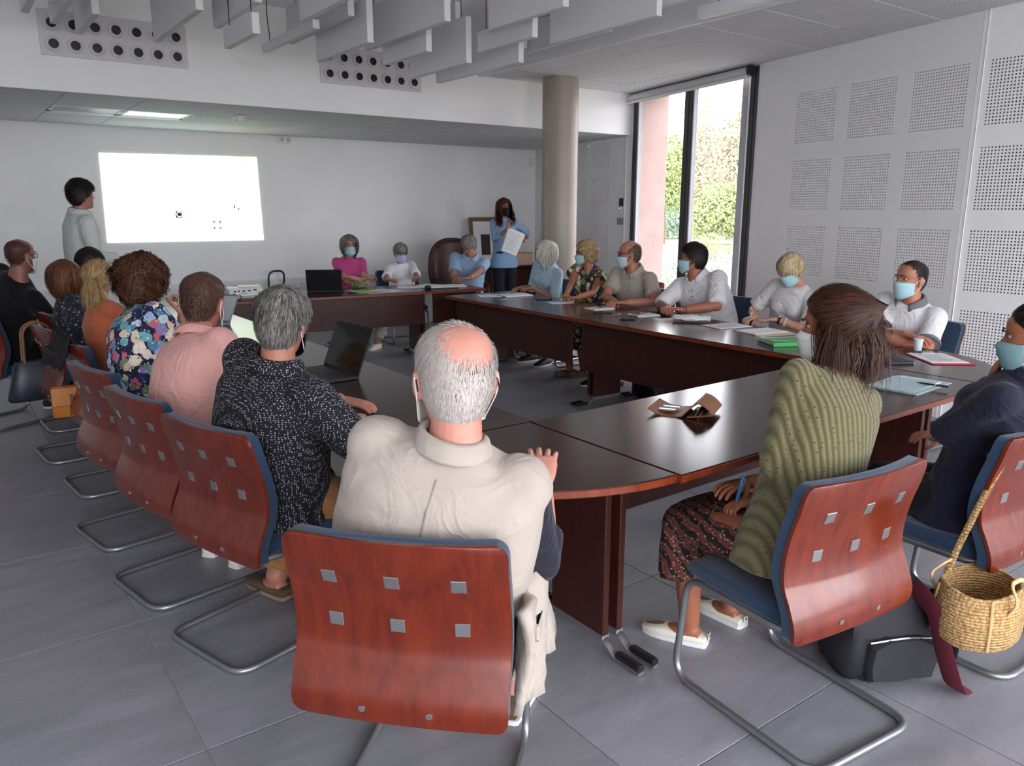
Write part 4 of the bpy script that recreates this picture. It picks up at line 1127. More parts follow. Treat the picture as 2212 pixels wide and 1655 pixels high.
    for s in 'LR':
        p, r = arm_pts(s); mb.tube(p, r, 14); mb.ell(tuple(p[0]), (r[0],) * 3, 12, 8); mb.ell(tuple(p[2]), (r[2],) * 3, 10, 7)
        p, r = leg_pts(s); mb.tube(p, r, 14); mb.ell(tuple(p[2]), (r[2],) * 3, 12, 8); mb.ell(tuple(p[5]), (r[5],) * 3, 10, 7)
        h, k, a, fd = legs[s]; fd = fd.normalized(); mb.tube([a - fd * .045 + Vector((0, 0, -.045)), a + fd * .03 + Vector((0, 0, -.05)), a + fd * .12 + Vector((0, 0, -.060)), a + fd * .175 + Vector((0, 0, -.064))], [.032, .038, .036, .02], 12, flat=(.62, (0, 0, 1)))
        mb.tube([a, a + Vector((0, 0, -.05))], [.034, .034], 10)
    nb = pts[-1] - ups[-1] * .05; mb.tube([nb, joint], [(.062 if not fem else .052) * f, (.056 if not fem else .047) * f], 16)
    V, F, N = remesh(mb, vox, 5)
    hv, hf, hn = head_core(.054 if not fem else .046); parts = [(V, F, 0)]; HMx = HM
    hw = apply(HM, hv); lipm = (np.abs(hv[:, 0]) < .024) & (hv[:, 2] > .050) & (hv[:, 2] < .069) & (hv[:, 1] > .07)
    parts.append((hw, hf, lipm))
    for s in (-1, 1):
        e = MB().ell((s * .030, .0668, .1235), (.0122, .0122, .0085), 12, 8); parts.append((apply(HM, np.array(e.v)), e.f, 1))
        e = MB().ell((s * .030, .0772, .1235), (.0062, .0035, .0062), 10, 6); parts.append((apply(HM, np.array(e.v)), e.f, 2))
        e = MB().tube([(s * .014, .0955, .141), (s * .03, .0945, .147), (s * .046, .084, .143)], [.003, .0036, .0018], 6); parts.append((apply(HM, np.array(e.v)), e.f, 4))
    for s in 'LR':
        a, e, w, pose, fd, pn = arms[s]; y = (w - e).normalized() if fd is None else fd; z = Vector((0, 0, 1)) if pn is None else -pn
        hvv, hff, hnn = hand_core(pose); q = hvv.copy()
        if s == 'L': q = q * np.array((-1, 1, 1)); hff = hff[:, ::-1]
        M = T(*w) @ frame(y, z) @ Matrix.Scale(f * (1.02 if not fem else .93), 4); parts.append((apply(M, q), hff, 0))
    VV, FF, MI, o = [], [], [], 0
    for v, fc, mi in parts:
        quads = [tuple(x) if len(x) == 4 else None for x in fc] if not isinstance(fc, np.ndarray) else None
        if quads is None: fa_ = fc
        else: fa_ = np.array([x for x in quads if x is not None])
        VV.append(v); FF.append(np.asarray(fa_) + o)
        MI.append(np.where(mi[fa_].all(1), 3, 0) if isinstance(mi, np.ndarray) else np.full(len(fa_), mi)); o += len(v)
    sk = skin_mat('skin_' + skin, skin); cc = col4(skin)
    lip = mat('lip_' + skin, tuple(a * b for a, b in zip(cc[:3], (.78, .55, .55))), .4)
    np_mesh('body', np.concatenate(VV), np.concatenate(FF), [sk, EYE_W, EYE_D, lip, mat('brow_' + brow, brow, .7)], P, np.concatenate(MI))
    info = dict(P=P, HM=HM, arms=arms, legs=legs, rings=rings_info, pts=pts, ups=ups, joint=joint, W2L=W2L, f=f, sh=sh, head_err=(tp - tgt).length)
    # ---- clothes
    for top in ([top] if isinstance(top, dict) else (top or [])):
        g = top.get('g', .013); mb = MB(); k0 = top.get('k0', 0); torso(mb, g, k0, 6, hem=top.get('hem', .006) if k0 == 0 else None, wide=top.get('wide', 1))
        c, rt, fw, a, b, u = rings_info[6]; mb.loft([se_ring(rings_info[5][0], rings_info[5][1], rings_info[5][2], (rings_info[5][3] + g) * top.get('wide', 1), rings_info[5][4] + g, e=.82), se_ring(c + u * (g * .5 - .002), rt, fw, a + .016, b + .014)])
        sl = top.get('sleeve', .6)
        for s in 'LR':
            p, r = arm_pts(s); tot = l1 + l2; cut = sl * tot; q, rr, acc = [sh[s] - (sh[s] - pts[3]) * .12], [r[0] + g], 0
            q.append(p[0]); rr.append(r[0] + g)
            for i in range(len(p) - 1):
                d = (p[i + 1] - p[i]).length
                if acc + d >= cut: tt = (cut - acc) / d; q.append(p[i].lerp(p[i + 1], tt)); rr.append(r[i] * (1 - tt) + r[i + 1] * tt + g * 1.15 + top.get('flare', .008)); break
                q.append(p[i + 1]); rr.append(r[i + 1] + g * 1.15); acc += d
            if sl > 0.02: mb.tube(q, rr, 16)
            if sl > 0.02: mb.ell(tuple(p[0]), (r[0] + g * .8,) * 3, 12, 8)
            if 'cuff' in top and sl > .02:
                d = (q[-1] - q[-2]).normalized(); MB().tube([q[-1] - d * .018, q[-1] + d * .004], [rr[-1] - .001, rr[-1] + .001], 18).build('sleeve_cuff', top['cuff'], P, smooth=True)
        V, F, N = remesh(mb, voxc, top.get('it', 11)); V = wrinkle(V, N, top.get('amp', .0036), len(label))
        so = np_mesh(top.get('name', 'shirt'), V, F, top['m'], P)
        if top.get('collar'):
            cm = top.get('collar_m', top['m']); c, rt, fw, a, b, u = rings_info[6]; a = (.062 if not fem else .052) * f; up = (joint - c).normalized()
            op = top.get('open', .35); R = []
            for h, w_, dz in ((-.012, .013, 0), (.030, .008, .0), (.040, .012, 0), (.034, .020, 0), (.002, .034, 0), (-.004, .034, 0)):
                ring = []
                for k in range(29):
                    t = PI / 2 + op + (2 * PI - 2 * op) * k / 28; ring.append(tuple(c + up * (h + .012 * (math.sin(t) < 0) * 0 - .030 * max(0, math.sin(t)) ** 2) + rt * math.cos(t) * (a + w_) + fw * math.sin(t) * (a + w_ + .004)))
                R.append(ring)
            cb = MB().loft(R, False, closed=False); co = cb.build('collar', cm, P, smooth='all')
            sd_ = co.modifiers.new('thick', 'SOLIDIFY'); sd_.thickness = .003
        if top.get('buttons'):
            bm = MB()
            for k in range(top['buttons']):
                i = 4.6 - k * .75; i0 = int(i); t = i - i0; A, B = rings_info[i0], rings_info[i0 + 1]; c = A[0].lerp(B[0], t); q = c + A[2] * ((A[4] * (1 - t) + B[4] * t) + g + .006)
                MB().ell((0, 0, 0), (.006, .003, .006), 8, 5, 0, T(*q)).build('button', top.get('button_m', M_white), P, smooth=True)
    if bottom:
        g = bottom.get('g', .012); mb = MB(); torso(mb, g * .8, 0, 3, False)
        frac = bottom.get('len', .95)
        if bottom.get('skirt'):
            R = []
            for t in (0, .25, .5, .75, 1.0, 1.25, 1.5, 1.75, 1.9):
                if t > bottom['skirt']: break
                q = []
                for s in 'LR': h, k, a = legs[s][:3]; q.append(h.lerp(k, t) if t <= 1 else k.lerp(a, t - 1))
                c = (q[0] + q[1]) / 2; wd = (q[0] - q[1]).length / 2; d = ((legs['L'][1] + legs['R'][1]) - (legs['L'][0] + legs['R'][0])).normalized() if t <= .9 else (((legs['L'][2] + legs['R'][2]) - (legs['L'][1] + legs['R'][1])).normalized() if t > 1.1 else Vector((0, .6, -.6)).normalized())
                rt = Vector((1, 0, 0)); rt = (rt - d * rt.dot(d)).normalized(); nw = rt.cross(d); R.append(se_ring(c, rt, nw, wd + .105 * f + .02 * max(0, t - 1), .095 * f + .02 * max(0, t - 1), 26, .9))
            mb.loft(R)
        else:
            for s in 'LR':
                p, r = leg_pts(s); tot = sum((b_ - a_).length for a_, b_ in zip(p, p[1:])); cut = tot * frac; acc = 0; q, rr = [p[0]], [r[0] + g]
                for i in range(5):
                    d = (p[i + 1] - p[i]).length
                    if acc + d >= cut: tt = (cut - acc) / d; q.append(p[i].lerp(p[i + 1], tt)); rr.append(r[i] * (1 - tt) + r[i + 1] * tt + g + bottom.get('flare', .012)); break
                    q.append(p[i + 1]); rr.append(r[i + 1] + g + (.010 if i > 1 else 0)); acc += d
                mb.tube(q, rr, 16); mb.ell(tuple(p[2]), (r[2] + g,) * 3, 12, 8)
        V, F, N = remesh(mb, voxc * 1.1, 5); V = wrinkle(V, N, bottom.get('amp', .003), len(label) + 3)
        np_mesh(bottom.get('name', 'trousers'), V, F, bottom['m'], P)
    if shoes:
        for s in 'LR':
            h, k, a, fd = legs[s]; fd = fd.normalized(); z0 = a.z - .085; ang = math.atan2(fd.y, fd.x) - PI / 2; M = T(a.x, a.y, z0) @ RZ(ang); kf = f * .98
            tilt = shoes.get('tilt' + s)
            if tilt: M = T(a.x, a.y, z0 + .085) @ RZ(ang) @ RX(tilt) @ T(0, 0, -.085)
            prof = [(-.075, .022, .03, .050), (-.068, .032, .012, .072), (-.03, .037, .010, .085), (.03, .041, .010, .078), (.09, .046, .010, .058), (.14, .043, .010, .046), (.178, .030, .012, .036), (.190, .016, .016, .028)]
            low = shoes.get('low', 0); R = []
            for y, w, zb, zt in prof:
                zt = zt * (1 - low * (1 if y < .05 else .25)); c = (zb + zt) / 2; hh = (zt - zb) / 2
                R.append([(w * math.copysign(abs(math.cos(t)) ** .8, math.cos(t)) * kf, y * kf, c + hh * math.copysign(abs(math.sin(t)) ** .8, math.sin(t))) for t in np.linspace(0, 2 * PI, 16, endpoint=False)])
            so = MB().loft(R, True, 0, M).build('shoe', shoes['m'], P, smooth=True)
            sol = [(w * 1.06 * sg_ * kf, y * kf) for sg_ in (1,) for y, w, a_, b_ in prof] + [(-w * 1.06 * kf, y * kf) for y, w, a_, b_ in prof[::-1]]
            MB().prism(sol, .001, shoes.get('sole_h', .018), 0, M).build('sole', shoes.get('sole', M_white), so, smooth=True)
    if hairs: hair(P, HM, hairs, hairs['m'])
    if mask: face_mask(P, HM, mask, M_loop)
    if specs: glasses(P, HM, specs[0], specs[1] if len(specs) > 1 else .0016)
    return info
# ------------------------------------------------------------------ people: the meeting
def line(*z): return ([0, 35, 60, 78, 95, 115, 150, 180], list(z))
BLUE = mat('mask_blue', 'A6CBD4', .8); WHITE = mat('mask_white', 'DDE0DF', .8); BLACKM = mat('mask_black', '101013', .8); LILAC = mat('mask_lilac', 'B4B0DC', .8); PALEM = mat('mask_pale_blue', 'B9CFDA', .8)
GLM = mat('spectacle_metal', '2A2622', .3, .6)
H_white = hair_mat('hair_white', 'ACA49E', 'D8D1CC'); H_grey = hair_mat('hair_grey', '35322F', '8C8985'); H_dark = hair_mat('hair_dark', '0C0A0A', '2A2220')
H_brown = hair_mat('hair_brown', '24130D', '6A3E28'); H_curl = hair_mat('hair_auburn', '2E1A14', '5E3A2A'); H_blond = hair_mat('hair_blond', '6E5535', 'B99A6C'); H_bob = hair_mat('hair_white_blond', '9A968C', 'DAD6CA')
H_short_blond = hair_mat('hair_short_blond', '9A8562', 'DCCBA6'); H_salt = hair_mat('hair_salt_pepper', '4A4846', 'A5A39F'); H_chest = hair_mat('hair_chestnut', '1B0F0B', '4A2A1B'); H_red = hair_mat('hair_red_brown', '341C12', '74482E'); H_stub = hair_mat('hair_stubble', '3A2824', '66483E')
C_navy = cloth('navy_cotton', '14172A'); C_black = cloth('black_cotton', '0D0D10'); C_jean = cloth('dark_jeans', '161A28'); C_tan = cloth('tan_cotton', '9A6E45'); C_beige = cloth('beige_cotton', 'A59C8E')
C_white = cloth('white_linen', 'DEDDE0', fold=.6); C_grey = cloth('grey_trousers', '6D675F')
SH_white = mat('shoe_white', 'E4E1D2', .6); SH_brown = mat('shoe_brown', '5A4634', .7); SH_dark = mat('shoe_dark', '1C1714', .6)
def dot_shirt():
    t = NT('dotted_black_shirt'); v = t.coord(); vo = t.n('TexVoronoi', i_Scale=128.0, i_Randomness=.5); t.l(v, 0, vo, 'Vector')
    n = t.noise(v, 420, 1); a = t.math('MULTIPLY_ADD', n, .10); a.inputs[2].default_value = -.05; d = t.math('ADD', vo, a); lt = t.math('LESS_THAN', d, .27)
    t.base(t.mix(lt, '0B0B14', 'BDBDC8')); t.b.inputs['Roughness'].default_value = .85; t.bump(creases(t, v, 1), 0, .4, .022); return t.m
def knit():
    t = NT('green_openwork_knit'); v = t.coord('Object', (1, 1, 1)); w = t.n('TexWave', i_Scale=16.0, i_Distortion=.6, wave_profile='SIN'); w.bands_direction = 'X'
    w.inputs['Detail'].default_value = 1; t.l(v, 0, w, 'Vector'); w2 = t.n('TexWave', i_Scale=48.0, i_Distortion=1.5); w2.bands_direction = 'Z'; t.l(v, 0, w2, 'Vector')
    vo = t.n('TexVoronoi', i_Scale=70.0, i_Randomness=.3); t.l(v, 0, vo, 'Vector'); hole = t.math('LESS_THAN', vo, .22); gate = t.math('GREATER_THAN', w, .62); hg = t.math('MULTIPLY', hole, gate)
    r = t.ramp(w, 0, [(.0, '4E4A30'), (.5, '686344'), (1, '736E4C')]); t.base(t.mix(hg, r, '3A3824'))
    h = t.math('MULTIPLY_ADD', w2, .35); t.l(w, 0, h, 2); h2 = t.math('SUBTRACT', h, hg); t.bump(h2, 0, .55, .006); t.b.inputs['Roughness'].default_value = .95; t.b.inputs['Sheen Weight'].default_value = .2; return t.m
def ethnic():
    t = NT('red_paisley_skirt'); v = t.coord('Object', (1, .7, 1), (.3, .5, .4)); w = t.n('TexWave', i_Scale=9.0, i_Distortion=5.0); w.inputs['Detail'].default_value = 3; w.inputs['Detail Scale'].default_value = 2.2; t.l(v, 0, w, 'Vector')
    r = t.ramp(w, 0, [(0, '1E1418'), (.25, '4A1A22'), (.42, '8E4636'), (.5, '241820'), (.62, 'A08A66'), (.7, '2A1C22'), (.85, '6E2A2A')], 'CONSTANT')
    vo = t.n('TexVoronoi', i_Scale=75.0); t.l(v, 0, vo, 'Vector'); d = t.math('LESS_THAN', vo, .26); m = t.mix(d, r, 'A48C70'); t.base(m); t.b.inputs['Roughness'].default_value = .85; n = t.noise(v, 9, 3); t.bump(n, 0, .4, .03); return t.m
def stubble(c): return c
F_big = floral('big_floral', '161C3C', ['4A86A8', 'D9C4A4', '9FB4D8', 'C2626E', '6AAAB2', '242E60', 'E6D8C6', '6E8468', '8C7CB4', 'B9D2DC'], 21, .60)
F_dark = floral('dark_floral', '12131E', ['5A6478', '20243A', '8A8C9C', '181A28'], 42, .33)
F_yel = floral('yellow_floral', '1D2338', ['B9AE55', '2A3A5C', 'D6CE8A', '5E2E4A', '1D2338', '7E8A44', 'CFC9B0'], 22, .58)



VEST = cloth('safari_vest_cotton', 'ADA39A', fold=.3, var=.03, fscale=7)
# -- left row, backs to the camera
TABH = .805
vest_man = person('white-haired balding man in a pale safari vest, seen from behind in front', (.925, 1.655), 43, (1.0, 1.592, 1.342), {'L': ((1.16, 2.0, TABH), 'relaxed'), 'R': ((1.36, 1.70, TABH), 'relaxed')},
       {'L': ((1.12, 1.98, .085),), 'R': ((1.33, 1.80, .085),)}, sc=1.07, hsc=1.14, fat=.5, head=(26, 4, 2), skin='C98E7E', vox=.008, brow='B0A8A0',
       hairs=dict(style='short', m=H_white, n=15000, L=.016, w=.0007, lift=.35, th=.002, K=3, grav=.1, jit=.16, crown=(.02, -.045, .235), line=line(.215, .20, .175, .125, .10, .06, .035, .03), patch=((.018, -.078, .208), .030, .085)),
       top=[dict(m=cloth('navy_shirt_sleeve', '1A1A2A'), g=.010, sleeve=.72), dict(m=VEST, g=.024, sleeve=.05, flare=-.006, wide=1.17, name='vest', it=14, collar=True, open=.3, hem=.02, amp=.005)], bottom=dict(m=C_beige), shoes=dict(m=SH_brown), mask=WHITE, specs=(GLM, .0018), elbow={'L': (-.12, .25, -1), 'R': (.12, .25, -1)})
person('grey-haired heavy man in a black shirt with fine white dots, left row', (.895, 2.82), 17, (.985, 2.716, 1.337), {'R': ((1.22, 2.70, TABH), 'relaxed', (.5, 1, -.1)), 'L': ((1.32, 3.02, TABH), 'relaxed', (.5, -.6, -.1))},
       {'L': ((.98, 3.02, .09), (-.3, 1, 0)), 'R': ((1.0, 2.72, .09), (.3, 1, 0))}, sc=1.06, fat=.9, head=(24, 6, 6), skin='B07866', vox=.008, brow='3A3634', elbow={'R': (.75, .1, -.65)},
       hairs=dict(style='short', m=H_grey, n=4200, L=.036, w=.0016, lift=.30, th=.010, K=4, grav=.25, jit=.16, crown=(.01, -.035, .235), line=line(.19, .18, .16, .11, .10, .055, .02, .012)),
       top=dict(m=dot_shirt(), g=.020, sleeve=.55, flare=.012, collar=True, hem=.015), bottom=dict(m=C_tan, len=.98), shoes=dict(m=SH_brown, low=.4, sole=mat('tan_sole', '8A7862', .8)), mask=BLACKM, specs=(GLM,))
person('man with cropped brown hair in a pale pink shirt, left row', (.79, 3.44), 12, (.945, 3.61, 1.337), {'R': ((1.22, 3.62, .83), 'fist', (.6, .8, .1)), 'L': ((1.25, 3.95, TABH), 'relaxed', (.8, -.6, 0))},
       {'L': ((.90, 3.62, .085), (.6, .5, 0)), 'R': ((.97, 3.42, .085), (.6, .3, 0))}, sc=1.05, hsc=1.08, fat=.6, head=(38, 8, 5), skin='A86E60', brow='3A2A22',
       hairs=dict(style='short', m=H_stub, n=5200, L=.012, w=.0010, lift=.5, th=.0025, K=3, grav=.1, jit=.2, line=line(.205, .195, .165, .115, .10, .06, .03, .025)),
       top=dict(m=cloth('pink_cotton', 'D9A39A', fold=.45), g=.018, sleeve=.86, flare=.006, collar=True, hem=.015), bottom=dict(m=C_jean), shoes=dict(m=SH_white), mask=WHITE)
person('woman with a bushy auburn bob in a big multicoloured floral top, left row', (.735, 4.17), 11, (.835, 4.34, 1.372), {'R': ((1.00, 4.32, 1.06), 'fist', (.1, .3, 1), (-.8, .5, .1)), 'L': ((1.16, 4.55, TABH), 'relaxed', (.5, -.9, 0))},
       None, sex='f', sc=1.04, fat=.5, head=(42, 8, 0), skin='B07A66', brow='2E1A14', elbow={'R': (.2, .4, -1)},
       hairs=dict(style='curly', m=H_curl, n=3800, L=.075, w=.0028, lift=.9, th=.020, K=7, grav=.25, jit=.2, vol=(.004, .016, .034, .040), line=line(.185, .175, .14, .05, .02, .005, .0, .0)),
       top=dict(m=F_big, g=.022, sleeve=.45, flare=.02, hem=.02), bottom=dict(m=C_navy), shoes=dict(m=SH_dark))
person('woman with a long blonde ponytail in a rust-orange top, left row', (.775, 5.0), 6, (.735, 5.10, 1.322), {'R': ((1.2, 5.0, TABH), 'relaxed'), 'L': ((1.2, 5.25, TABH), 'relaxed')}, None, sex='f', head=(58, -2, 0), skin='B98A72', brow='6A4E30',
       hairs=dict(style='tail', m=H_blond, n=2600, L=.10, w=.0022, lift=.05, th=.010, K=6, grav=0, jit=.05, tie=(.0, -.108, .135), TL=.25, fat=.035, nt=700, line=line(.19, .18, .15, .11, .10, .07, .045, .035)),
       top=dict(m=cloth('rust_top', 'A65A3C'), g=.013, sleeve=.25), bottom=dict(m=C_jean), shoes=dict(m=SH_dark))
person('woman with a brown bob in a dark blue speckled top, left row behind the ponytail', (.70, 5.80), 6, (.665, 5.96, 1.275), {'R': ((1.2, 5.8, TABH), 'relaxed'), 'L': ((1.2, 6.05, TABH), 'relaxed')}, None, sex='f', head=(60, 0, 0), skin='B98A72', brow='3A2418',
       hairs=dict(style='bob', m=H_red, n=2600, L=.12, w=.003, lift=.2, th=.016, K=6, grav=.9, jit=.06, vol=(.004, .012, .022, .026), line=line(.185, .175, .14, .05, .02, .005, .0, .0)),
       top=dict(m=F_dark, g=.014, sleeve=.5), bottom=dict(m=C_navy), shoes=dict(m=SH_dark))
person('person whose black hair alone shows between the ponytail and the presenter', (.80, 6.62), 4, (.92, 6.64, 1.33), {'R': ((1.25, 6.5, TABH), 'relaxed'), 'L': ((1.25, 6.8, TABH), 'relaxed')}, None, sex='f', head=(50, 0, 0), skin='A87660', brow='0C0A0A',
       hairs=dict(style='bob', m=H_dark, n=2200, L=.10, w=.003, lift=.15, th=.012, K=6, grav=.8, jit=.05, vol=(.0, .006, .012, .014), line=line(.185, .175, .14, .06, .03, .01, .0, .0)),
       top=dict(m=C_black, g=.013, sleeve=.9), bottom=dict(m=C_black), shoes=dict(m=SH_dark))
person('bald man in glasses and black, turned to the screen at the far left', (.33, 7.0), 30, (.485, 6.79, 1.40), {'R': ((.85, 6.95, TABH - .12), 'relaxed'), 'L': ((.75, 7.2, .60), 'relaxed')}, None, sc=1.06, fat=.2, head=(6, 2, 0), skin='8E5E52', brow='2A1E1A',
       hairs=dict(style='short', m=hair_mat('hair_shaved', '3A2420', '5A3C34'), n=1500, L=.005, w=.0009, lift=.4, th=.0010, K=2, line=line(.205, .195, .17, .12, .10, .06, .04, .035), patch=((0, .03, .225), .02, .09)),
       top=dict(m=C_black, g=.014, sleeve=.5, flare=.01), bottom=dict(m=C_black), shoes=dict(m=SH_dark), mask=WHITE, specs=(GLM, .002))
person('dark-haired presenter in a white shirt standing left of the projected picture', (1.06, 8.10), 8, (1.095, 8.02, 1.868), {'R': ((1.36, 7.92, 1.16), 'relaxed', (1, .3, .05), (.2, -.4, -1)), 'L': ((1.34, 8.2, 1.13), 'relaxed', (1, -.3, .05), (0, 0, -1))}, None, sc=1.07, stand=.97, head=(8, 0, 0), skin='A9796A', brow='0F0C0C',
       hairs=dict(style='fwd', m=H_dark, n=2600, L=.045, w=.0022, lift=.5, th=.016, K=5, grav=.1, jit=.2, line=line(.185, .175, .15, .115, .11, .075, .05, .045)),
       top=dict(m=cloth('pale_grey_shirt', 'C6CBC6', fold=.6), g=.018, sleeve=.88, flare=.006, collar=True, hem=.02), bottom=dict(m=cloth('light_chinos', '9A9C92')), shoes=dict(m=SH_brown))
# -- back row, facing the camera
person('woman in pink with a grey bob and pale blue mask, arms folded behind the laptop', (3.86, 8.55), 262, (3.866, 8.46, 1.325), {'R': ((3.98, 8.22, .835), 'fist', (1, .2, 0)), 'L': ((3.72, 8.20, .86), 'relaxed', (-1, .1, .1))}, {'L': ((3.75, 8.12, .085),), 'R': ((3.66, 8.40, .085),)}, sex='f', sc=1.04, fat=.35, head=(-8, 2, 0), skin='A87A66', brow='4A443E', elbow={'R': (.7, .0, -.8), 'L': (-.7, 0, -.8)},
       hairs=dict(style='bob', m=H_grey, n=2400, L=.11, w=.003, lift=.15, th=.014, K=6, grav=.9, jit=.05, vol=(.0, .012, .020, .022), line=line(.170, .165, .12, .04, .02, .005, .0, .0)),
       top=dict(m=cloth('pink_knit', 'B2447E'), g=.014, sleeve=.32, flare=.01), bottom=dict(m=cloth('khaki_trousers', '7A6A4A')), shoes=dict(m=SH_brown), mask=BLUE)
person('woman in a white top with cropped grey hair, glasses and a lilac mask', (4.58, 8.52), 262, (4.524, 8.44, 1.212), {'R': ((4.12, 8.05, TABH), 'relaxed', (.5, -.8, 0)), 'L': ((4.50, 7.98, TABH + .01), 'fist', (-.8, -.5, 0))}, {'L': ((4.22, 8.40, .20), (-.8, -.5, 0)), 'R': ((4.05, 8.22, .085), (-.8, -.5, 0))}, sex='f', sc=.98, fat=.3, seat=.44, head=(-4, 12, 0), skin='A2705E', brow='4A443E',
       hairs=dict(style='short', m=H_salt, n=2400, L=.04, w=.0022, lift=.35, th=.014, K=5, grav=.25, jit=.15, line=line(.165, .165, .14, .10, .09, .06, .04, .03)),
       top=dict(m=C_white, g=.016, sleeve=.62, flare=.016), bottom=dict(m=C_beige), shoes=dict(m=SH_white, low=.2), mask=LILAC, specs=(GLM, .002))
person('grey-haired bearded man in a pale blue polo bent over his papers', (5.34, 8.24), 226, (5.215, 8.04, 1.292), {'R': ((4.98, 7.86, TABH), 'pen', (-.8, -.6, -.1)), 'L': ((4.98, 7.66, TABH), 'relaxed', (-.9, .1, 0))}, None, sc=1.05, fat=.35, head=(-18, 30, 0), skin='9E7466', brow='5A5652',
       hairs=dict(style='short', m=H_salt, n=2600, L=.035, w=.002, lift=.4, th=.012, K=4, grav=.15, jit=.18, line=line(.185, .175, .15, .10, .10, .06, .04, .03)),
       top=dict(m=cloth('sky_polo', '8FA9C6'), g=.016, sleeve=.36, flare=.012, collar=True), bottom=dict(m=C_jean), shoes=dict(m=SH_dark), specs=(GLM, .002))
person('standing woman with long brown hair, black mask and papers, in a pale blue jumper', (6.12, 8.52), 250, (6.08, 8.48, 1.755), {'R': ((6.02, 8.28, 1.375), 'fist', (.2, .2, 1), (0, -1, 0)), 'L': ((6.27, 8.30, 1.20), 'relaxed', (-1, -.2, .3), (.2, 1, 0))}, None, sex='f', sc=1.0, stand=.93, head=(6, 0, 4), skin='9A6A56', brow='1E120C', elbow={'R': (.6, -.1, -.9), 'L': (-.8, -.1, -.7)},
       hairs=dict(style='bob', m=H_brown, n=3200, L=.24, w=.0032, lift=.12, th=.014, K=8, grav=1.2, jit=.05, vol=(.0, .010, .018, .02), line=line(.20, .185, .14, .06, .03, .01, .0, .0), side=(.2, 0, 0),
                  bundles=[(260, (-.085, -.01, .10), .014, [(-.10, .03, .0), (-.10, .055, -.09), (-.07, .06, -.14)]), (320, (.085, -.01, .11), .014, [(.11, .02, .0), (.115, .05, -.08), (.10, .06, -.15)]), (300, (0, -.10, .08), .03, [(0, -.12, -.05), (0, -.12, -.16)])]),
       top=dict(m=cloth('pale_blue_jumper', '86A6C8'), g=.013, sleeve=.72, flare=.006), bottom=dict(m=C_jean), shoes=dict(m=SH_dark), mask=BLACKM, specs=(GLM, .0018))
# -- right row
person('woman with a white-blonde bob and pale blue shirt beside the column', (5.24, 6.50), 184, (5.10, 6.36, 1.296), {'R': ((4.90, 6.52, TABH), 'relaxed', (-1, -.2, -.1)), 'L': ((4.92, 6.33, TABH + .01), 'relaxed', (-.9, .3, 0))}, {'R': ((5.05, 6.52, .085),), 'L': ((5.03, 6.25, .085),)}, sex='f', head=(-36, 4, 0), skin='A87862', brow='9A8A72',
       hairs=dict(style='bob', m=H_bob, n=3000, L=.13, w=.003, lift=.12, th=.016, K=7, grav=1.0, jit=.04, vol=(.004, .018, .024, .026), line=line(.16, .13, .08, .01, .0, .0, .0, .0)),
       top=dict(m=cloth('pale_denim_shirt', 'A5C0D2', fold=.5), g=.018, sleeve=.60, flare=.01, collar=True), bottom=dict(m=C_navy), shoes=dict(m=SH_dark))
person('woman with curly blonde hair in a yellow and navy floral blouse', (5.26, 5.82), 190, (5.08, 5.70, 1.308), {'R': ((4.70, 5.56, TABH), 'relaxed', (-.6, -.7, 0)), 'L': ((4.74, 5.44, TABH), 'fist', (-.9, .4, 0))}, {'R': ((4.93, 5.74, .085), (-1, .1, 0)), 'L': ((5.0, 5.62, .085), (-1, 0, 0))}, sex='f', fat=.3, head=(-46, 2, 0), skin='A66E52', brow='6A5236',
       hairs=dict(style='curly', m=hair_mat('hair_curly_blond', '7A5E3C', 'D2B88C'), n=3000, L=.05, w=.0026, lift=.8, th=.018, K=6, grav=.15, jit=.2, vol=(.004, .010, .016, .016), line=line(.18, .17, .135, .095, .08, .04, .02, .015)),
       top=dict(m=F_yel, g=.018, sleeve=.22, flare=.03), bottom=dict(m=F_yel, skirt=1.5, name='skirt'), shoes=dict(m=mat('cork_sandal', '6E4E34', .8), low=.35, sole=mat('cork_sole', '7E5C3E', .9), sole_h=.045), mask=BLUE, specs=(GLM, .0018))
person('balding man with dark glasses in a beige polo, elbows on the table', (5.26, 5.16), 184, (5.08, 5.11, 1.338), {'R': ((4.80, 5.0, TABH), 'pen', (-.8, -.5, 0)), 'L': ((4.82, 4.88, TABH), 'fist', (-.6, .7, 0))}, None, sc=1.04, fat=.3, head=(-44, 4, 0), skin='B0765F', brow='4A3A30', elbow={'L': (-.9, -.1, -.5), 'R': (.9, .0, -.5)},
       hairs=dict(style='short', m=hair_mat('hair_mouse', '3E2C22', '7A6452'), n=2600, L=.022, w=.0014, lift=.25, th=.004, K=3, grav=.2, jit=.12, line=line(.215, .21, .18, .12, .10, .06, .035, .03), bald=([0, 60, 95, 120, 180], [.15, .16, .19, .212, .215])),
       top=dict(m=cloth('beige_polo', 'A79D93'), g=.016, sleeve=.38, flare=.012, collar=True, buttons=2), bottom=dict(m=C_grey), shoes=dict(m=SH_dark), mask=PALEM, specs=(GLM, .0026))
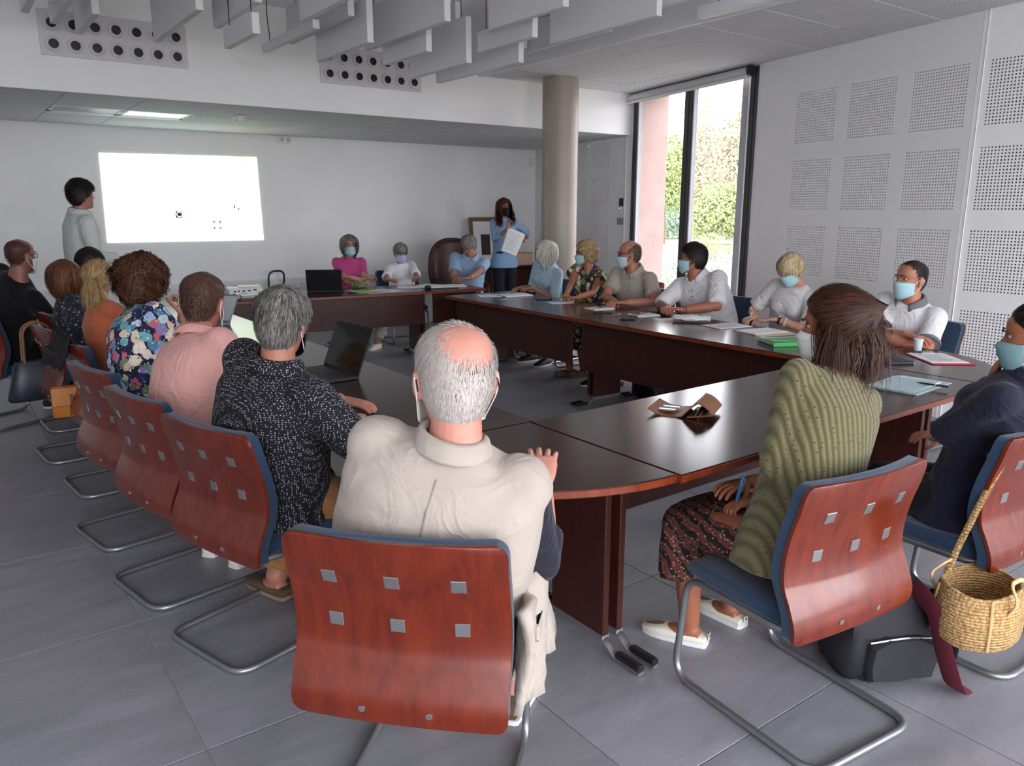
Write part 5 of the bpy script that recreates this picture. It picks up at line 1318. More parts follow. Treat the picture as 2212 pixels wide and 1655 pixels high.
linen_man = person('dark-haired man in a white linen shirt and blue mask, hands clasped', (5.32, 4.30), 188, (5.12, 4.39, 1.336), {'R': ((4.76, 4.33, TABH + .01), 'fist', (-.8, -.5, .1)), 'L': ((4.82, 4.22, TABH + .005), 'fist', (-.75, .6, .1))}, {'R': ((5.22, 4.55, .085), (-1, .2, 0)), 'L': ((5.1, 4.2, .085),)}, sc=1.05, fat=.75, head=(-56, 0, 0), skin='A66A55', brow='161212', elbow={'L': (-1, -.1, -.35), 'R': (.9, 0, -.5)},
       hairs=dict(style='short', m=H_dark, n=3000, L=.034, w=.002, lift=.35, th=.016, K=4, grav=.1, jit=.14, line=line(.185, .18, .155, .11, .10, .06, .035, .03)),
       top=dict(m=C_white, g=.018, sleeve=.52, flare=.010, collar=True, open=.5, buttons=3, button_m=M_black, hem=.02), bottom=dict(m=cloth('plum_trousers', '3A2028')), shoes=dict(m=SH_dark), mask=BLUE, specs=(GLM, .002))
writing_woman = person('woman with short blonde hair and a beaded necklace, writing at the right table', (5.30, 3.56), 182, (5.05, 3.45, 1.279), {'R': ((4.93, 3.62, TABH), 'pen', (-1, .0, -.1)), 'L': ((4.98, 3.46, TABH), 'flat', (-.9, .45, 0))}, None, sex='f', fat=.35, head=(-10, 26, 4), skin='BE8E78', brow='8A7050', elbow={'L': (-.9, -.3, -.3), 'R': (.8, -.2, -.6)},
       hairs=dict(style='fwd', m=H_short_blond, n=3000, L=.055, w=.0022, lift=.35, th=.012, K=6, grav=.3, jit=.13, line=line(.155, .15, .125, .10, .095, .065, .05, .04)),
       top=dict(m=cloth('pale_grey_top', 'C9C8C8', fold=.5), g=.016, sleeve=.45, flare=.015), bottom=dict(m=C_grey), shoes=dict(m=SH_dark), mask=BLUE, specs=(mat('thin_rims', '8A8078', .3, .5), .0012))
person('man with receding dark hair in a white polo with grey collar, forearms crossed', (5.24, 2.62), 172, (5.12, 2.55, 1.285), {'R': ((4.88, 2.42, TABH + .02), 'relaxed', (-.2, -1, 0)), 'L': ((4.84, 2.56, TABH), 'relaxed', (-.1, 1, 0))}, None, sc=1.03, fat=.45, head=(-12, 0, 0), skin='B5785F', brow='3A2A26', elbow={'L': (-.8, 0, -.5), 'R': (.8, 0, -.5)},
       hairs=dict(style='short', m=hair_mat('hair_dark_cropped', '1A1414', '453A38'), n=3600, L=.014, w=.0012, lift=.4, th=.004, K=3, grav=.15, jit=.15, line=line(.212, .205, .175, .115, .10, .06, .035, .03)),
       top=dict(m=cloth('white_pique', 'DADADD', fold=.45), g=.016, sleeve=.42, flare=.012, collar=True, collar_m=cloth('grey_collar', '6C6E74'), cuff=cloth('grey_collar', '6C6E74'), open=.5, buttons=3), bottom=dict(m=C_jean), shoes=dict(m=SH_dark), mask=BLUE, specs=(mat('thin_rims', '8A8078'), .0012))
# -- near side
knit_woman = person('woman with chestnut hair clipped up, in an olive green knit cardigan', (2.10, 1.325), 78, (2.30, 1.378, 1.352), {'L': ((2.13, 1.50, .64), 'pen', (-.75, .35, -.1), (.1, -.2, -1)), 'R': ((2.20, 1.60, .66), 'relaxed', (-.9, .1, 0))}, {'L': ((2.115, 1.745, .085), (-.45, 1, 0)), 'R': ((2.36, 1.75, .085), (0, 1, 0))}, sex='f', sc=1.04, fat=.25, head=(34, 4, 0), skin='9C6248', brow='2A1710', vox=.008, elbow={'L': (-.5, -.4, -.7)},
       hairs=dict(style='updo', m=H_chest, n=6000, L=.085, w=.0015, lift=.16, th=.024, K=6, grav=.0, jit=.07, tie=(.012, -.118, .172), vol=(.0, .012, .020, .018), line=line(.19, .175, .14, .095, .075, .03, .01, .0),
                  bundles=[(420, (.012, -.124, .172), .008, [(.018, -.142, .13), (.022, -.128, .07), (.024, -.10, .01)]), (900, (-.03, -.095, .11), .024, [(-.025, -.108, .05), (-.015, -.095, .0), (-.005, -.075, -.035)]), (700, (.05, -.08, .11), .022, [(.055, -.088, .05), (.045, -.075, -.01)]), (500, (-.078, -.03, .12), .016, [(-.085, -.02, .06), (-.085, -.015, -.0), (-.08, -.01, -.06)]), (60, (-.07, .03, .15), .006, [(-.088, .03, .08), (-.085, .02, .0), (-.07, .01, -.07)]), (40, (-.06, -.02, .08), .008, [(-.075, -.03, -.02), (-.065, -.025, -.08)])]),
       top=dict(m=knit(), g=.016, sleeve=.53, flare=.020, name='cardigan', hem=.01, amp=.002), bottom=dict(m=ethnic(), skirt=1.5, name='skirt', amp=.006), shoes=dict(m=SH_white, low=.45), mask=WHITE)
person('woman in a navy blazer and blue mask at the right edge, chin on her hand', (3.02, 1.22), 92, (2.955, 1.04, 1.30), {'L': ((2.985, 1.165, 1.00), 'fist', (-.2, -.3, 1), (0, -1, .3)), 'R': ((3.30, 1.46, .66), 'relaxed', (-.6, .6, 0))}, {'L': ((2.98, 1.68, .085),), 'R': ((3.2, 1.74, .085),)}, sex='f', sc=1.03, head=(16, 6, 0), skin='A5684C', brow='1A100C', elbow={'L': (-.45, .35, -.8)},
       hairs=dict(style='tail', m=H_dark, n=3200, L=.09, w=.002, lift=.05, th=.008, K=6, grav=0, jit=.05, tie=(.0, -.112, .15), TL=.12, fat=.03, nt=300, line=line(.195, .185, .15, .11, .10, .07, .045, .035)),
       top=dict(m=cloth('navy_blazer', '1B1A30', fold=.5), g=.020, sleeve=.55, flare=.016, name='blazer', collar=True, open=.6, hem=.02), bottom=dict(m=C_black), shoes=dict(m=SH_dark), mask=mat('mask_teal', '7FA6AC', .8))
# ------------------------------------------------------------------ things on and by the tables
def item(name, label, cat, x, y, z=TZ, rz=0, group=None): return thing(name, label, cat, (x, y, z + .0006), math.radians(rz), group)
def slabm(w, d, h, bev=.003, c=(0, 0, 0)): return MB().bbox((c[0], c[1], c[2] + h / 2), (w, d, h), bev)
M_ink = mat('printed_ink', '5A5E68', .8); M_pen = mat('pen_black', '101014', .3); M_steel = mat('bright_steel', 'C6C8CC', .25, .9)
M_card = mat('manila_card', 'BFA98C', .8); M_screen_off = mat('dark_glass', '08080A', .08); M_silver = mat('laptop_silver', '9A9DA2', .35, .5)

def paper(label, x, y, rz, w=.21, d=.297, n=3, m=None, lines=8, group=None, cat='paper', z=TZ, name='paper_sheet'):
    t = item(name, label, cat, x, y, z, rz, group); b = MB(); rs = random.Random(int(x * 100 + y * 10))
    for k in range(n):
        b.box((0, 0, .0006 + k * .0014), (w, d, .0011), 0, T(rs.uniform(-.006, .006) * (k > 0), rs.uniform(-.006, .006) * (k > 0), 0) @ RZ(rs.uniform(-.05, .05) * (k > 0)))
    b.build('sheets', m or M_paper, t)
    if lines:
        b = MB()
        for k in range(lines): b.box((-w * .02 * (k % 3), d * (.36 - .72 * k / max(1, lines - 1)), n * .0014 + .0002), (w * (.74 - .12 * (k % 3)), .004, .0004))
        o = b.build('printed_lines', M_ink, t); o['kind'] = 'stuff'
    return t
def pen(label, x, y, rz, z=TZ, m=None, L=.14, cat='pen'):
    t = item('pen', label, cat, x, y, z + .0055, rz); R = RY(PI / 2)
    MB().lathe([(.0012, -L / 2), (.0042, -L / 2 + .02), (.0048, -L * .1), (.0048, L / 2 - .004), (.003, L / 2)], 12, 0, R).build('barrel', m or M_pen, t, smooth=True)
    MB().lathe([(.0052, -.004), (.0052, .004)], 12, 0, R @ T(0, 0, L * .1)).build('ring', M_steel, t); MB().bbox((L * .33, 0, .0065), (.04, .003, .002), .0006).build('clip', M_steel, t)
    MB().lathe([(.0004, -L / 2 - .008), (.0014, -L / 2 + .001)], 8, 0, R).build('tip', M_steel, t); return t
def phone(label, x, y, rz, w=.072, d=.146):
    t = item('phone', label, 'phone', x, y, TZ, rz); slabm(w, d, .0085, .003).build('body', M_dark, t); MB().bbox((0, 0, .0088), (w - .006, d - .008, .0008), .0003).build('screen', M_screen_off, t)
    MB().lathe([(.004, 0), (.004, .0006)], 14, 0, T(0, -d * .42, .0092)).build('button', M_dark, t); return t
def laptop(label, x, y, rz, w=.34, d=.235, h=.225, op=100, lid=None, base=None, scr=None):
    t = item('laptop', label, 'laptop', x, y, TZ, rz); slabm(w, d, .018, .005).build('base', base or M_dark, t)
    b = MB()
    for r in range(5):
        for c in range(12): b.box((-w * .42 + (c + .5) * w * .84 / 12, -d * .02 + (r - 1) * .018, .0185), (w * .84 / 12 - .004, .014, .002))
    kb = b.build('keyboard', M_black, t); kb['kind'] = 'stuff'
    MB().bbox((0, -d * .34, .0183), (.09, .05, .001), .0004).build('touchpad', M_dark, t)
    M = T(0, d / 2 - .006, .016) @ RX(math.radians(90 - op)) ; MB().bbox((0, 0, h / 2), (w, .008, h), .004, 0, M).build('lid', lid or M_black, t)
    MB().bbox((0, -.0045, h / 2), (w - .02, .0012, h - .025), .0005, 0, M).build('screen', scr or M_screen_off, t)
    MB().tube([(-w * .4, d / 2 - .004, .016), (w * .4, d / 2 - .004, .016)], .006, 8).build('hinge', M_dark, t); return t

# projector and cables
pj = item('projector', 'white projector with its socket side to the camera, on the back table', 'projector', 2.36, 7.62, TZ, -10)
slabm(.32, .25, .085, .012, (0, 0, .02)).build('case', mat('projector_white', 'DDE0DC', .45), pj)
MB().bbox((.05, .02, .110), (.2, .17, .012), .004).build('top_cover', mat('projector_top', 'D2D6CC', .4), pj)
for x, z, w in ((-.10, .075, .02), (-.065, .078, .02), (-.02, .078, .028), (.03, .08, .03), (.085, .085, .03)): MB().box((x, -.126, z), (w, .004, .014)).build('port', M_dark, pj)
MB().lathe([(.009, 0), (.009, .004)], 14, 0, T(-.11, -.125, .05) @ RX(PI / 2)).build('port', M_dark, pj)
for k in range(4): MB().box((-.04 + k * .014, -.126, .055), (.008, .003, .006)).build('button', M_dark, pj)
MB().lathe([(.045, 0), (.04, .03), (.03, .028)], 24, 0, T(-.07, .125, .065) @ RX(-PI / 2)).build('lens', M_dark, pj, smooth=True)
for x in (-.12, .12):
    for y in (-.09, .09): MB().lathe([(.012, 0), (.012, .022)], 12, 0, T(x, y, 0)).build('foot', M_dark, pj)
def cable(label, pts, r=.004, m=None, fil=.04): return tag(MB().tube(fillet(pts, fil), r, 8).build('cable', m or M_cable, None, smooth=True), label, 'cable')
cable('black power lead looping from the projector over the table', [(2.27, 7.475, .815), (2.28, 7.44, .772), (2.20, 7.42, .77), (2.06, 7.46, .77), (1.98, 7.6, .77)])
cable('black video lead trailing in front of the projector to the right', [(2.45, 7.455, .835), (2.44, 7.42, .79), (2.36, 7.40, .77), (2.50, 7.42, .77), (2.68, 7.40, .77), (2.80, 7.6, .77), (3.0, 7.86, .77)])
cable('thick black lead arching up in front of the wall trunking', [(3.28, 9.60, .60), (3.28, 9.58, .86), (3.48, 9.58, .86), (3.48, 9.60, .70), (3.48, 9.72, .66)], .012, None, .10)

laptop('black open laptop on the back table in front of the woman in pink', 3.24, 7.72, 172 - 20, .36, .24, .23, 104)
laptop('large black open laptop facing the man in the dotted shirt', 1.50, 3.72, -86, .38, .26, .25, 112)
laptop('silver laptop lifted open in front of the auburn-haired woman', 1.28, 5.55, -62, .33, .23, .22, 118, M_silver, M_silver)
laptop('silver laptop with a pale screen behind the man in pink', 1.52, 5.95, -62, .33, .23, .22, 118, M_silver, M_silver, mat('pale_screen', 'C9CFD2', .4))

# back table
paper('pale green note pad between the laptop and the woman in pink', 3.52, 7.50, 14, .21, .26, 4, mat('green_paper', 'A9C978', .8), 6, cat='note pad', name='note_pad')
paper('white sheets on the back table right of the green pad', 3.78, 7.42, 20, .21, .297, 2)
pen('green pen lying on the pale green note pad', 3.53, 7.51, 10, TZ + .006, mat('pen_green', '3E7A4A', .4))
tag(slabm(.06, .10, .03, .012).build('mouse', M_silver, None, True), 'grey computer mouse beside the back-table laptop', 'mouse').location = (3.40, 7.44, TZ)
bag_m = floral('green_pouch', '4E5A38', ['7E8A54', '3A4630', '9AA070'], 60, .5)
pch = item('fabric_pouch', 'small green patterned pouch in front of the folded arms in pink', 'pouch', 3.66, 7.80, TZ, 10); MB().ell((0, 0, .035), (.11, .045, .035), 18, 10).build('body', bag_m, pch, smooth=True); MB().tube([(-.09, 0, .062), (0, -.004, .072), (.09, 0, .062)], .004, 6).build('zip', M_steel, pch)
paper('papers under the hands of the woman with the lilac mask', 4.20, 7.62, 60, .21, .297, 3)
paper('spread of papers nearest the bearded man', 4.62, 7.44, 70, .21, .297, 7)
paper('second fanned stack of papers on the short back table', 4.46, 7.60, 30, .21, .297, 5)
fo = item('document_folder', 'dark open folder under the fanned papers on the short back table', 'folder', 4.42, 7.33, TZ, 76); slabm(.24, .32, .012).build('cover', M_black, fo); MB().bbox((.0, 0, .015), (.21, .297, .005), .001).build('sheets', M_paper, fo)
vz = item('spectacle_case', 'small black case with a curled strap on the short back table', 'case', 4.24, 7.32, TZ, 40); MB().ell((0, 0, .02), (.07, .03, .02), 16, 8).build('body', M_black, vz, smooth=True); MB().tube(fillet([(-.06, 0, .02), (-.10, .03, .012), (-.13, -.02, .012), (-.09, -.05, .012)], .02), .003, 6).build('strap', M_black, vz)

# right row
paper('thick pile of papers in front of the white-bobbed woman', 4.60, 6.22, 80, .21, .297, 9)
paper('loose sheets spilling left of the thick paper pile', 4.42, 6.34, 66, .21, .297, 3)
def key_bunch():
    t = item('key_bunch', 'bunch of keys on a ring beside the thick paper pile', 'keys', 4.30, 5.98, TZ, 30)
    MB().tube([(.016 * math.cos(a), .016 * math.sin(a), .003) for a in np.linspace(0, 2 * PI, 16, endpoint=False)], .0016, 6, closed=True).build('ring', M_steel, t)
    for k, a in enumerate((.2, .9, 2.6, 3.4)):
        M = RZ(a); MB().lathe([(.011, 0), (.011, .003)], 14, 0, M @ T(.026, 0, .002 + .003 * (k % 2))).bbox((.052, 0, .0035 + .003 * (k % 2)), (.036, .008, .003), .001, 0, M).build('key', M_steel, t)
key_bunch()
phone('black phone between the paper pile and the floral-bloused woman', 4.62, 5.78, 70)
paper('white sheet under the hands of the woman in the floral blouse', 4.58, 5.50, 74, .15, .21, 2)
nb = paper('white note pad in front of the man in the beige polo', 4.55, 4.92, 84, .15, .21, 8, name='note_pad', cat='note pad'); pen('black pen lying across the note pad of the man in beige', 4.58, 4.93, 20, TZ + .012)
phone('slim dark phone in front of the beige-polo note pad', 4.40, 4.72, 62)
gl = item('spectacles', 'folded dark spectacles on the table left of the white-shirted man', 'spectacles', 4.42, 4.36, TZ, 30)
for s in (-1, 1): MB().tube([(s * .034 + .024 * math.cos(a), 0, .02 + .018 * math.sin(a)) for a in np.linspace(0, 2 * PI, 16, endpoint=False)], .002, 6, closed=True).build('rim', M_black, gl); MB().tube([(s * .058, 0, .028), (s * .06, .03, .022), (-s * .05, .045, .006)], .002, 6).build('temple', M_black, gl)
MB().tube([(-.010, 0, .024), (0, -.003, .027), (.010, 0, .024)], .002, 6).build('bridge', M_black, gl)
phone('black phone just in front of the folded spectacles', 4.28, 4.30, 40, .06, .12)
pen('black ballpoint lying between the phone and the beige-polo note pad', 4.36, 4.50, 24)
paper('white note pad right of the folded spectacles', 4.56, 4.40, 80, .15, .21, 6, name='note_pad', cat='note pad'); pen('dark pen resting on the note pad by the clasped hands', 4.55, 4.43, 12, TZ + .009)
paper('thin sheet partly under the crumpled white packet', 4.53, 4.14, 70, .12, .18, 1, lines=0)
tp = item('tissue_packet', 'crumpled white plastic packet in front of the man in white', 'packet', 4.58, 3.92, TZ, -60); b = MB()
R_ = []; rs = np.random.default_rng(4)
for i in range(9):
    u = i / 8; R_.append([(-.14 + .28 * u, (.055 + .012 * math.sin(5 * u)) * math.sin(PI * (.12 + .76 * u)) ** .4 * math.cos(a) + rs.normal() * .004, .026 + .024 * math.sin(a) * math.sin(PI * (.15 + .7 * u)) ** .5 + abs(rs.normal()) * .005) for a in np.linspace(0, 2 * PI, 14, endpoint=False)])
b.loft(R_).build('wrapper', mat('white_plastic_film', 'D8D8DA', .3), tp, smooth=True); MB().bbox((.02, -.012, .053), (.07, .05, .002), .0008, 0, RX(.1)).build('flap', M_white, tp)
paper('printed sheets under the pen of the blonde woman', 4.62, 3.62, 78, .21, .297, 4)
of = item('document_folder', 'open manila folder in front of the blonde woman writing', 'folder', 4.60, 3.30, TZ, 78); slabm(.24, .32, .004, .001).build('back_cover', M_card, of); MB().bbox((-.235, 0, .0035), (.24, .32, .003), .001, 0, RY(-.03)).build('front_cover', mat('cream_card', 'CDBFA6', .8), of); MB().bbox((0, 0, .006), (.21, .297, .004), .001).build('sheets', M_paper, of)
gf = item('elastic_folder', 'bright green elastic folder on the right row behind the knitted cardigan', 'folder', 4.34, 2.90, TZ, 62)
M_gr = mat('green_card', '2E9A4E', .45); slabm(.25, .34, .004).build('base_cover', M_gr, gf); MB().bbox((0, 0, .026), (.25, .34, .003), .001, 0, RY(.05)).build('top_cover', M_gr, gf); MB().bbox((-.123, 0, .015), (.003, .34, .026), .001).build('spine', M_gr, gf); MB().bbox((0, 0, .014), (.22, .31, .018), .002).build('sheets', M_paper, gf)
MB().tube([(-.09, -.172, .004), (-.09, -.172, .034), (-.09, .172, .034), (-.09, .172, .004)], .0016, 5).build('elastic', mat('elastic_ochre', 'A08A4A', .8), gf)
pen('black marker lying on the green folder', 4.40, 2.86, 30, TZ + .036)
# right corner and near table
bk = item('notebook', 'closed dark notebook on the corner table left of the red clipboard', 'notebook', 4.28, 2.20, TZ, -30); slabm(.15, .21, .014).build('cover', mat('navy_cover', '1D2233', .5), bk); MB().bbox((.004, 0, .007), (.147, .204, .010), .001).build('pages', M_paper, bk)
cb = item('clipboard', 'red clipboard holding white printed sheets on the corner table', 'clipboard', 4.55, 2.06, TZ, -38); slabm(.235, .33, .005).build('board', mat('red_board', 'C3344A', .4), cb); MB().bbox((-.008, .012, .0065), (.21, .297, .003), .0008).build('sheets', M_paper, cb); MB().bbox((0, .145, .012), (.08, .03, .012), .004).build('clip', M_steel, cb)
b = MB()
for k in range(9): b.box((-.02, .10 - k * .024, .0083), (.15 - .03 * (k % 3), .004, .0004))
o = b.build('printed_lines', M_ink, cb); o['kind'] = 'stuff'
pen('dark pen lying at the top of the red clipboard', 4.62, 2.20, -20, TZ + .010)
pk = item('plastic_cup', 'small clear plastic beaker standing behind the red clipboard', 'cup', 4.74, 2.28); MB().lathe([(.022, 0), (.026, .05), (.0275, .07), (.026, .07), (.0235, .03), (.02, .003)], 20).build('wall', mat('clear_plastic', 'C9D2DA', .15), pk, smooth=True); MB().lathe([(.0285, .068), (.0285, .072)], 20).build('lip', M_white, pk)
bf = item('document_folder', 'pale blue paper folder with a pen on it, beyond the knitted cardigan', 'folder', 3.74, 1.82, TZ, -86); M_pb = mat('pale_blue_card', 'AFC3C8', .7); slabm(.24, .40, .004, .001).build('back_cover', M_pb, bf); MB().bbox((-.02, -.02, .006), (.21, .36, .004), .001).build('sheets', M_paper, bf); MB().bbox((-.015, -.04, .0105), (.215, .33, .002), .0008, 0, RZ(.05)).build('front_cover', M_pb, bf)
pen('slim black pen on the pale blue folder', 3.76, 1.72, -82, TZ + .013)
rc = item('remote_control', 'dark remote control with rows of small buttons near the knitted shoulder', 'remote control', 2.98, 1.92, TZ, -20); slabm(.16, .045, .016, .005).build('case', mat('brown_case', '3A2A2A', .4), rc)
for k in range(21): MB().lathe([(.004, 0), (.004, .002)], 8, 0, T(-.06 + (k // 3) * .018, -.012 + (k % 3) * .012, .016)).build('button', M_dark if k % 2 else M_grey_tube, rc)
eb = item('cable_adapter', 'white adapter with a coiled white lead behind the hair of the woman in green', 'adapter', 3.46, 2.25, TZ, 20); MB().bbox((0, 0, .014), (.12, .07, .028), .008).build('body', M_white, eb)
MB().tube([(.06 + .05 * math.cos(a * 1.0) - .02, -.11 + .035 * math.sin(a), .006 + a * .0012) for a in np.linspace(0, 4 * PI, 40)], .0045, 8).build('lead', M_white, eb, smooth=True)
phone('black phone alone on the left table beside the white-haired man', 1.33, 2.80, -66, .075, .15)

# open wallet
M_lea = mat('tan_leather', '8A5A3A', .42, var=.15, bump=.15, bscale=120); M_lea2 = mat('dark_leather', '4A2C20', .45)
wl_ = item('wallet', 'open tan leather wallet standing half folded on the near table', 'wallet', 2.47, 2.10, TZ, -62)
def leaf(x0, x1, z0, z1, sag, y0, y1, n=7): return [[(x0 + (x1 - x0) * k / n, y, z0 + (z1 - z0) * k / n + sag * math.sin(PI * k / n)) for k in range(n + 1)] for y in (y0, y1)]
def leafm(*a, th=.005):
    r = leaf(*a); b = MB(); top = [p for p in r[0]]; bot = [p for p in r[1]]; n = len(top); rings = []
    for k in range(n): rings.append([top[k], bot[k], (bot[k][0], bot[k][1], bot[k][2] + th), (top[k][0], top[k][1], top[k][2] + th)])
    return b.loft(rings)
leafm(-.155, -.01, .022, .004, -.016, -.095, .095).build('front_flap', M_lea, wl_, smooth=True)
leafm(-.01, .05, .004, .062, .004, -.095, .095).build('middle_flap', M_lea, wl_, smooth=True); leafm(.012, .11, .002, .020, .0, -.095, .095).build('back_flap', M_lea, wl_, smooth=True); leafm(.045, .115, .066, .022, .010, -.095, .095).build('pocket', M_lea, wl_, smooth=True)
for k in range(5): MB().box((-.09 + k * .002, -.05 + k * .025, .013), (.07, .02, .0015)).build('card', M_steel if k % 2 else M_lea2, wl_)
for k in range(4): MB().bbox((.030 + k * .008, 0, .045 - .003 * k), (.0022, .18, .05), .0008, 0, RY(.5)).build('divider', M_lea2 if k % 2 else mat('pocket_lining', 'A08468', .6), wl_)

# papers in the hands of the standing woman, pens in hands
hp = thing('paper_bundle', 'bundle of white papers held against the chest of the standing woman', 'paper', (5.95, 8.19, 1.05), math.radians(-22))
b = MB()
for k in range(6): b.box((0, -.004 * k, .16), (.21, .0016, .297), 0, T(0, 0, 0) @ RY(.35 + .05 * (k % 3) - .04) @ RX(.06))
b.build('sheets', M_paper, hp)
b = MB()
for k in range(10): b.box((-.01, -.0235, .27 - k * .024), (.15 - .02 * (k % 3), .0006, .003), 0, RY(.36) @ RX(.06))
o = b.build('printed_lines', M_ink, hp); o['kind'] = 'stuff'
wp = thing('marker_pen', 'blue and white marker pen held in the hand of the woman in green', 'pen', (2.06, 1.535, .615)); wp.rotation_euler = (.15, .1, .2)
MB().lathe([(.004, .02), (.006, .03), (.006, .115), (.003, .12)], 14).build('barrel', mat('pen_blue', '2A6E98', .3), wp, smooth=True); MB().lathe([(.008, -.045), (.009, -.04), (.009, .02), (.006, .024)], 14).build('cap', M_white, wp, smooth=True); MB().bbox((0, -.008, .09), (.003, .002, .05), .0006).build('clip', M_steel, wp)
rp = thing('pen', 'white pen in the writing hand of the blonde woman', 'pen', (4.86, 3.60, .80)); rp.rotation_euler = (.3, -.9, .4); MB().lathe([(.001, -.03), (.005, -.01), (.005, .09), (.003, .1)], 12).build('barrel', M_white, rp, smooth=True); MB().lathe([(.0056, .01), (.0056, .02)], 12).build('ring', M_pen, rp)

# wrist things
def band(P, s, name, m, off=.03, r=.031, w=.018, dial=None):
    a, e, wv = P['arms'][s][:3]; d = (wv - e).normalized(); p = wv - d * off
    o = MB().tube([p - d * w / 2, p + d * w / 2], r, 18).build(name, m, P['P'], smooth=True)
    if dial: MB().lathe([(.017, -.004), (.017, .004), (.014, .005)], 18, 0, T(*(p + Vector((0, 0, r + .002)))) ).build('dial', dial, o)

# chairs and furniture at the back
ac = thing('oval_back_armchair', 'dark red-brown armchair with a high oval back behind the bearded man', 'chair', (5.56, 8.92, 0), math.radians(0))
M_max = mat('oxblood_leather', '3C1A16', .4, var=.12)
def oval(a, b_, y, z0, n=30): return [(a * math.copysign(abs(math.cos(t)) ** .8, math.cos(t)), y, z0 + b_ * math.copysign(abs(math.sin(t)) ** .8, math.sin(t))) for t in np.linspace(0, 2 * PI, n, endpoint=False)]
MB().loft([oval(.30, .32, -.03, .86), oval(.335, .355, .0, .86), oval(.335, .355, .05, .86), oval(.30, .32, .07, .86)][::-1]).build('backrest', M_max, ac, smooth=True)
MB().loft([oval(.345, .365, .005, .86), oval(.36, .38, .02, .86), oval(.36, .38, .04, .86), oval(.345, .365, .055, .86)][::-1]).build('back_frame', M_panel, ac, smooth=True)
MB().bbox((0, -.27, .42), (.62, .56, .13), .04).build('seat', M_max, ac, smooth=True)
for x in (-.27, .27):
    for y in (-.48, -.02): MB().tube([(x, y, 0), (x, y, .38)], [.018, .03], 10).build('leg', M_panel, ac, smooth=True)
    MB().tube(fillet([(x * 1.08, .0, .70), (x * 1.12, -.30, .66), (x * 1.08, -.42, .62), (x, -.44, .40)], .08), .026, 10).build('armrest', M_panel, ac, smooth=True)
cab = thing('sideboard', 'dark wooden sideboard against the back wall by the corner', 'sideboard', (6.92, 9.42, 0))
MB().bbox((0, 0, .40), (1.1, .40, .72), .006).build('body', M_panel, cab); MB().bbox((0, -.01, .785), (1.16, .46, .03), .006).build('top', M_panel, cab)
for x in (-.275, .275):
    d = MB().bbox((x, -.205, .40), (.53, .018, .66), .004).build('door', M_panel, cab); MB().ell((x * .12, -.222, .45), (.012, .012, .012), 10, 7).build('knob', M_steel, d, smooth=True)
for x in (-.5, .5):
    for y in (-.15, .15): MB().box((x, y, .025), (.05, .05, .05)).build('foot', M_panel, cab)
bx = thing('cardboard_box', 'pale peach cardboard box on the sideboard behind the standing woman', 'box', (7.02, 9.36, .801), .05); M_box = mat('peach_card', 'D9B79C', .8); slabm(.30, .22, .17, .003).build('body', M_box, bx); MB().bbox((0, 0, .178), (.31, .23, .014), .002).build('lid', mat('peach_lid', 'C9A78E', .8), bx)
pf = thing('picture_frame', 'gold-framed picture leaning behind the standing woman', 'picture', (6.55, 9.58, .801)); pf.rotation_euler = (-.10, 0, 0)
for c, s in (((0, 0, .03), (.5, .03, .06)), ((0, 0, .67), (.5, .03, .06)), ((-.22, 0, .35), (.06, .03, .58)), ((.22, 0, .35), (.06, .03, .58))): MB().bbox(c, s, .008).build('frame_side', mat('old_gold', '7A6038', .4, .4), pf)
MB().box((0, .004, .35), (.38, .008, .58)).build('sheet', M_paper, pf); MB().box((.02, -.002, .30), (.16, .003, .30)).build('print', mat('dark_print', '3A302E', .7), pf)

# bags
def strap(t, pts, w, th, m, name='strap', up=(0, 0, 1), fil=.05):
    return MB().tube(fillet(pts, fil), w / 2, 8, flat=(th / w, up)).build(name, m, t, smooth=True)
def bag(name, label, x, y, z, rz, prof, depth, m, cat='bag'):
    t = thing(name, label, cat, (x, y, z), math.radians(rz)); n = 20; R = []
    for zz, w, d in prof: R.append([(w * math.copysign(abs(math.cos(a)) ** .6, math.cos(a)), d * depth * math.copysign(abs(math.sin(a)) ** .6, math.sin(a)), zz) for a in np.linspace(0, 2 * PI, n, endpoint=False)])
    MB().loft(R).build('body', m, t, smooth=True); return t
M_or = mat('orange_leather', 'B06A1E', .45, var=.08); M_nv = mat('navy_leather', '10182A', .4)
sb = bag('satchel', 'orange leather satchel hanging from a chair back in the left row', .515, 5.16, .36, -8, [(0, .125, .8), (.02, .135, 1), (.26, .13, 1), (.28, .12, .8)], .045, M_or)
sb.scale = (.66,) * 3; sb.location.z = .40
MB().bbox((0, -.050, .19), (.255, .012, .17), .005).build('flap', M_or, sb); MB().bbox((.03, -.060, .15), (.03, .006, .12), .002).build('buckle_strap', mat('brown_leather', '5A3A1E', .5), sb); MB().bbox((.03, -.065, .10), (.04, .006, .03), .002).build('buckle', M_dark, sb)
strap(sb, [(-.125, 0, .20), (-.13, -.01, .44), (-.10, -.04, .56), (.03, -.10, .555), (.10, -.06, .54), (.125, 0, .20)], .040, .004, M_or, up=(1, 0, 0))
hb = bag('handbag', 'navy leather handbag with tan handles hanging in the left row', .455, 5.98, .36, 8, [(0, .20, .9), (.015, .21, 1), (.20, .16, .8), (.26, .14, .5)], .07, M_nv)
for y in (-.03, .03): strap(hb, [(-.09, y, .24), (-.08, y - .01, .48), (0, y - .02, .53), (.08, y - .01, .48), (.09, y, .24)], .016, .008, mat('tan_strap', '7A5238', .5), 'handle', (0, 1, 0))
jk = thing('jacket', 'dark jacket folded over the top of the chair back behind the satchel', 'jacket', (.60, 5.03, .62), math.radians(6)); R = []
